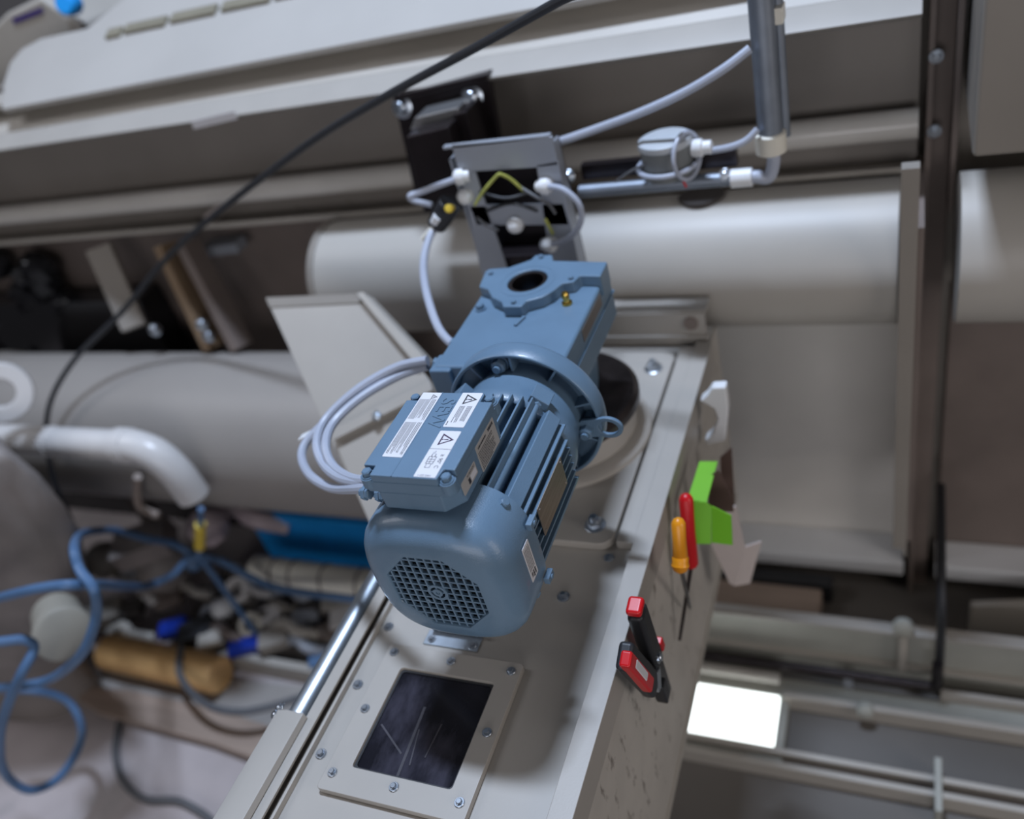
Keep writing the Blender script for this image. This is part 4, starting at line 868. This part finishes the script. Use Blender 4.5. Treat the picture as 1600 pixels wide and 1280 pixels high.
# dark scrap heap base and loose pieces
sb_ = MB()
NX, NY = 36, 14; vs = []; fs = []
for j in range(NY+1):
    for i in range(NX+1):
        x = -1.36 + 0.90*i/NX; y = 0.475 + 0.25*j/NY
        e = min(1, min(i, NX-i)/3, min(j, NY-j)/2)
        z = 0.002 + e*(0.03 + 0.05*random.random() + 0.03*math.sin(i*0.9)*math.cos(j*0.8))
        vs.append((x, y, max(z, 0.001)))
for j in range(NY):
    for i in range(NX): a = j*(NX+1)+i; fs.append((a, a+1, a+NX+2, a+NX+1))
sb_.add(vs, fs)
so = sb_.build('scrap_heap', mat('scrap_mixed', (0.20, 0.175, 0.155), 0.7, 0, 0.45, 18), angle=20)
so['label'] = 'low dusty heap of fine scrap and swarf on the floor'; so['kind'] = 'stuff'; so['category'] = 'scrap'
def lump(name, a, b, z, s, mt, label, cat, group=None, shape=0):
    p = at(a, b, 2, z); mb = MB()
    if shape == 0: mb.lathe(p - Vector((0, 0, s)), (0.2, -0.3, 1), [(0.55*s, 0), (s, 0.4*s), (s, 1.2*s), (0.6*s, 1.7*s), (0.25*s, 1.9*s)], 10)
    elif shape == 1: mb.tube(smooth([p + Vector((-2*s, 0, -0.3*s)), p + Vector((-0.5*s, 0.3*s, 0.4*s)), p + Vector((0.8*s, -0.2*s, 0.3*s)), p + Vector((2*s, 0.3*s, -0.5*s))], 5), s*0.42, 9)
    elif shape == 2: mb.obox(p, (1, 0.5, 0.1), (-0.5, 1, 0.2), (0, -0.2, 1), s*1.2, s*0.7, s*0.5)
    else: mb.ring(p - Vector((0, 0, s*0.4)), (0.3, -0.6, 1), s*0.55, s, s*0.7, 16)
    return tag(mb.build(name, mt, bev=0.001), label, cat, group)
lump('white_fitting', 347, 945, 0.10, 0.030, WHITE, 'bright white plastic bottle neck on the scrap heap left of the blue scraps', 'fitting')
lump('white_fitting', 372, 918, 0.12, 0.034, PVC, 'off-white pipe fitting below the blue air hose joint', 'fitting', None, 3)
lump('white_fitting', 396, 925, 0.10, 0.026, PVC, 'smaller off-white fitting right of the pipe fitting ring', 'fitting', None, 1)
lump('blue_tool', 272, 982, 0.08, 0.030, BLUED, 'deep blue plastic tool lying above the orange roll', 'tool', None, 2)
lump('black_tool', 308, 988, 0.08, 0.038, BLACK, 'black tool lying beside the deep blue one', 'tool', None, 2)
lump('blue_rag', 385, 1008, 0.06, 0.034, BLUED, 'crumpled deep blue scrap right of the orange roll', 'rag', None, 2)
lump('blue_rag', 508, 1028, 0.05, 0.030, HOSE, 'light blue scrap next to the galvanised tube', 'rag', None, 2)
lump('cream_fitting', 392, 972, 0.09, 0.030, CREAM, 'cream fitting above the crumpled blue scrap', 'fitting', None, 3)
lump('grey_box', 225, 850, 0.30, 0.060, mat('dusty_grey_brown', (0.22, 0.19, 0.175), 0.7), 'dusty grey-brown box behind the blue hose loop', 'box', None, 2)
lump('grey_sack', 252, 868, 0.18, 0.070, TARP, 'dusty grey sack between the two blue hoses', 'sack')
lump('clear_bag', 322, 812, 0.30, 0.050, PINK, 'cloudy plastic bag behind the yellow tag', 'bag')
lump('clear_bag', 380, 810, 0.24, 0.060, PINK, 'pinkish plastic bag hanging left of the blue crate', 'bag', None, 1)
lump('small_valve', 301, 872, 0.26, 0.024, HOSE, 'blue hose coupling where the hoses meet', 'coupling')
SCRAP = ['grey bent strip below the left end of the cream pipe', 'grey steel offcut below the cream pipe, nearest its middle', 'brown steel offcut nearest the galvanised tube', 'warm grey bent strip between the cream fitting and the galvanised tube',
    'dark bent strip touching the cream pipe', 'white plastic chip right under the cream pipe by the galvanised tube', 'grey offcut above the pale floor rail', 'grey steel bent strip above the pale floor rail', 'brown bent strip right of the black tool',
    'warm grey offcut above the end of the orange roll', 'dark offcut at the left end of the scrap heap', 'white bent strip above the left end of the orange roll', 'grey bent strip inside the blue hose loop', 'grey steel offcut inside the blue hose loop', 'brown offcut above the deep blue tool', 'warm grey bent strip below the blue coupling']
for k, (a, b) in enumerate(((440, 950), (480, 965), (520, 985), (455, 985), (500, 955), (545, 965), (430, 1000), (470, 1010), (350, 990), (330, 1000), (200, 955), (235, 940), (180, 900), (215, 885), (265, 935), (300, 925))):
    lump('scrap_piece', a, b, 0.07+0.02*random.random(), 0.022+0.014*random.random(), (BEIGEDK, GREYSTEEL, BROWN, BEIGE2, DARKV, PVC)[k % 6], SCRAP[k], 'scrap', 'loose pieces in the scrap heap', (1, 2, 2, 1)[k % 4])
yt = MB(); p0 = at(313, 820, 1, .50); p1 = at(312, 855, 1, .50); yt.cyl(p0, p1, 0.012, 0.012, 14)
tag(yt.build('yellow_tag', YTAG), 'bright yellow tag on an upright rod among the hoses', 'tag')
tag(MB().tube([at(314, 795, 1, .50), at(313, 822, 1, .50), at(311, 868, 1, .50), (p1.x, 0.50, 0.0)], 0.007, 8).build('thin_rod', HOSE), 'thin blue rod carrying the yellow tag', 'rod')
for a, b, z, sz, mt_, sh, lb in ((165, 960, 0.07, 0.045, BEIGEDK, 2, 'large dusty offcut at the left tip of the scrap heap'), (200, 990, 0.06, 0.035, BEIGE2, 1, 'pale bent strip just above the orange roll'), (245, 905, 0.11, 0.045, TARP, 2, 'dusty grey block below the grey sack'),
        (160, 865, 0.16, 0.05, BEIGEDK, 0, 'dusty grey lump inside the left blue hose loop'), (330, 960, 0.08, 0.03, GREYSTEEL, 3, 'grey steel ring left of the bright white bottle neck'), (420, 965, 0.08, 0.032, PVC, 2, 'off-white block right of the cream fitting'), (460, 930, 0.10, 0.034, GREYSTEEL, 1, 'grey bent tube in front of the cream jointed pipe'), (530, 940, 0.10, 0.034, BEIGE2, 2, 'pale offcut in front of the right end of the cream pipe')):
    lump('scrap_piece', a, b, z, sz, mt_, lb, 'scrap', 'loose pieces in the scrap heap', sh)
# dark things under the beam on the left
dk = MB(); rnd = random.Random(3)
for k in range(26):
    p = at(rnd.uniform(-10, 105), rnd.uniform(412, 545), 1, 0.935); s_ = rnd.uniform(0.025, 0.05)
    dk.lathe(p, (rnd.uniform(-1, 1), rnd.uniform(-1, 1), 1), [(0.3*s_, -0.8*s_), (s_, -0.2*s_), (0.8*s_, 0.6*s_), (0.2*s_, 0.9*s_)], 7)
dk.box(-2.3, -1.30, 0.90, 0.975, 0.0, 0.80)
tag(dk.build('rubbish_bags', mat('glossy_black_film', (0.012, 0.012, 0.014), 0.15), angle=15), 'glossy black plastic bags piled in the dark under the left beam', 'bag')
for (a0, b0, a1, b1, mt_, lb) in ((160, 400, 205, 500, BEIGEDK, 'pale slanted strut next to the black bags'), (265, 395, 330, 530, mat('brown_wood', (0.22, 0.15, 0.09), 0.6), 'brown slanted strut under the left beam'), (300, 392, 372, 530, BROWN, 'dark brown slanted strut left of the chute')):
    q0, q1 = at(a0, b0, 1, .86), at(a1, b1, 1, .80); d = q1-q0; u, v, dd = axes(d)
    tag(MB().obox((q0+q1)/2, dd, u, v, d.length/2+0.02, 0.028, 0.012).build('strut', mt_, bev=0.003), lb, 'strut')
for k, (a, b) in enumerate(((247, 518), (320, 510), (330, 528))):
    tag(MB().lathe(at(a, b, 1, .78), (0, -.6, 1), [(0.012, 0), (0.014, 0.01), (0.010, 0.02), (0.003, 0.024)], 14).build('shiny_nut', ZINC), ('shiny metal nut below the pale strut', 'shiny metal nut at the foot of the brown strut', 'lower shiny metal nut at the foot of the brown strut')[k], 'nut')
ww = MB().ring(at(2, 612, 1, .46), (0.7, -0.6, 0.3), 0.028, 0.060, 0.02, 28).build('white_ring', PVC, bev=0.003)
tag(ww, 'white plastic ring at the left edge above the draped hopper', 'ring')
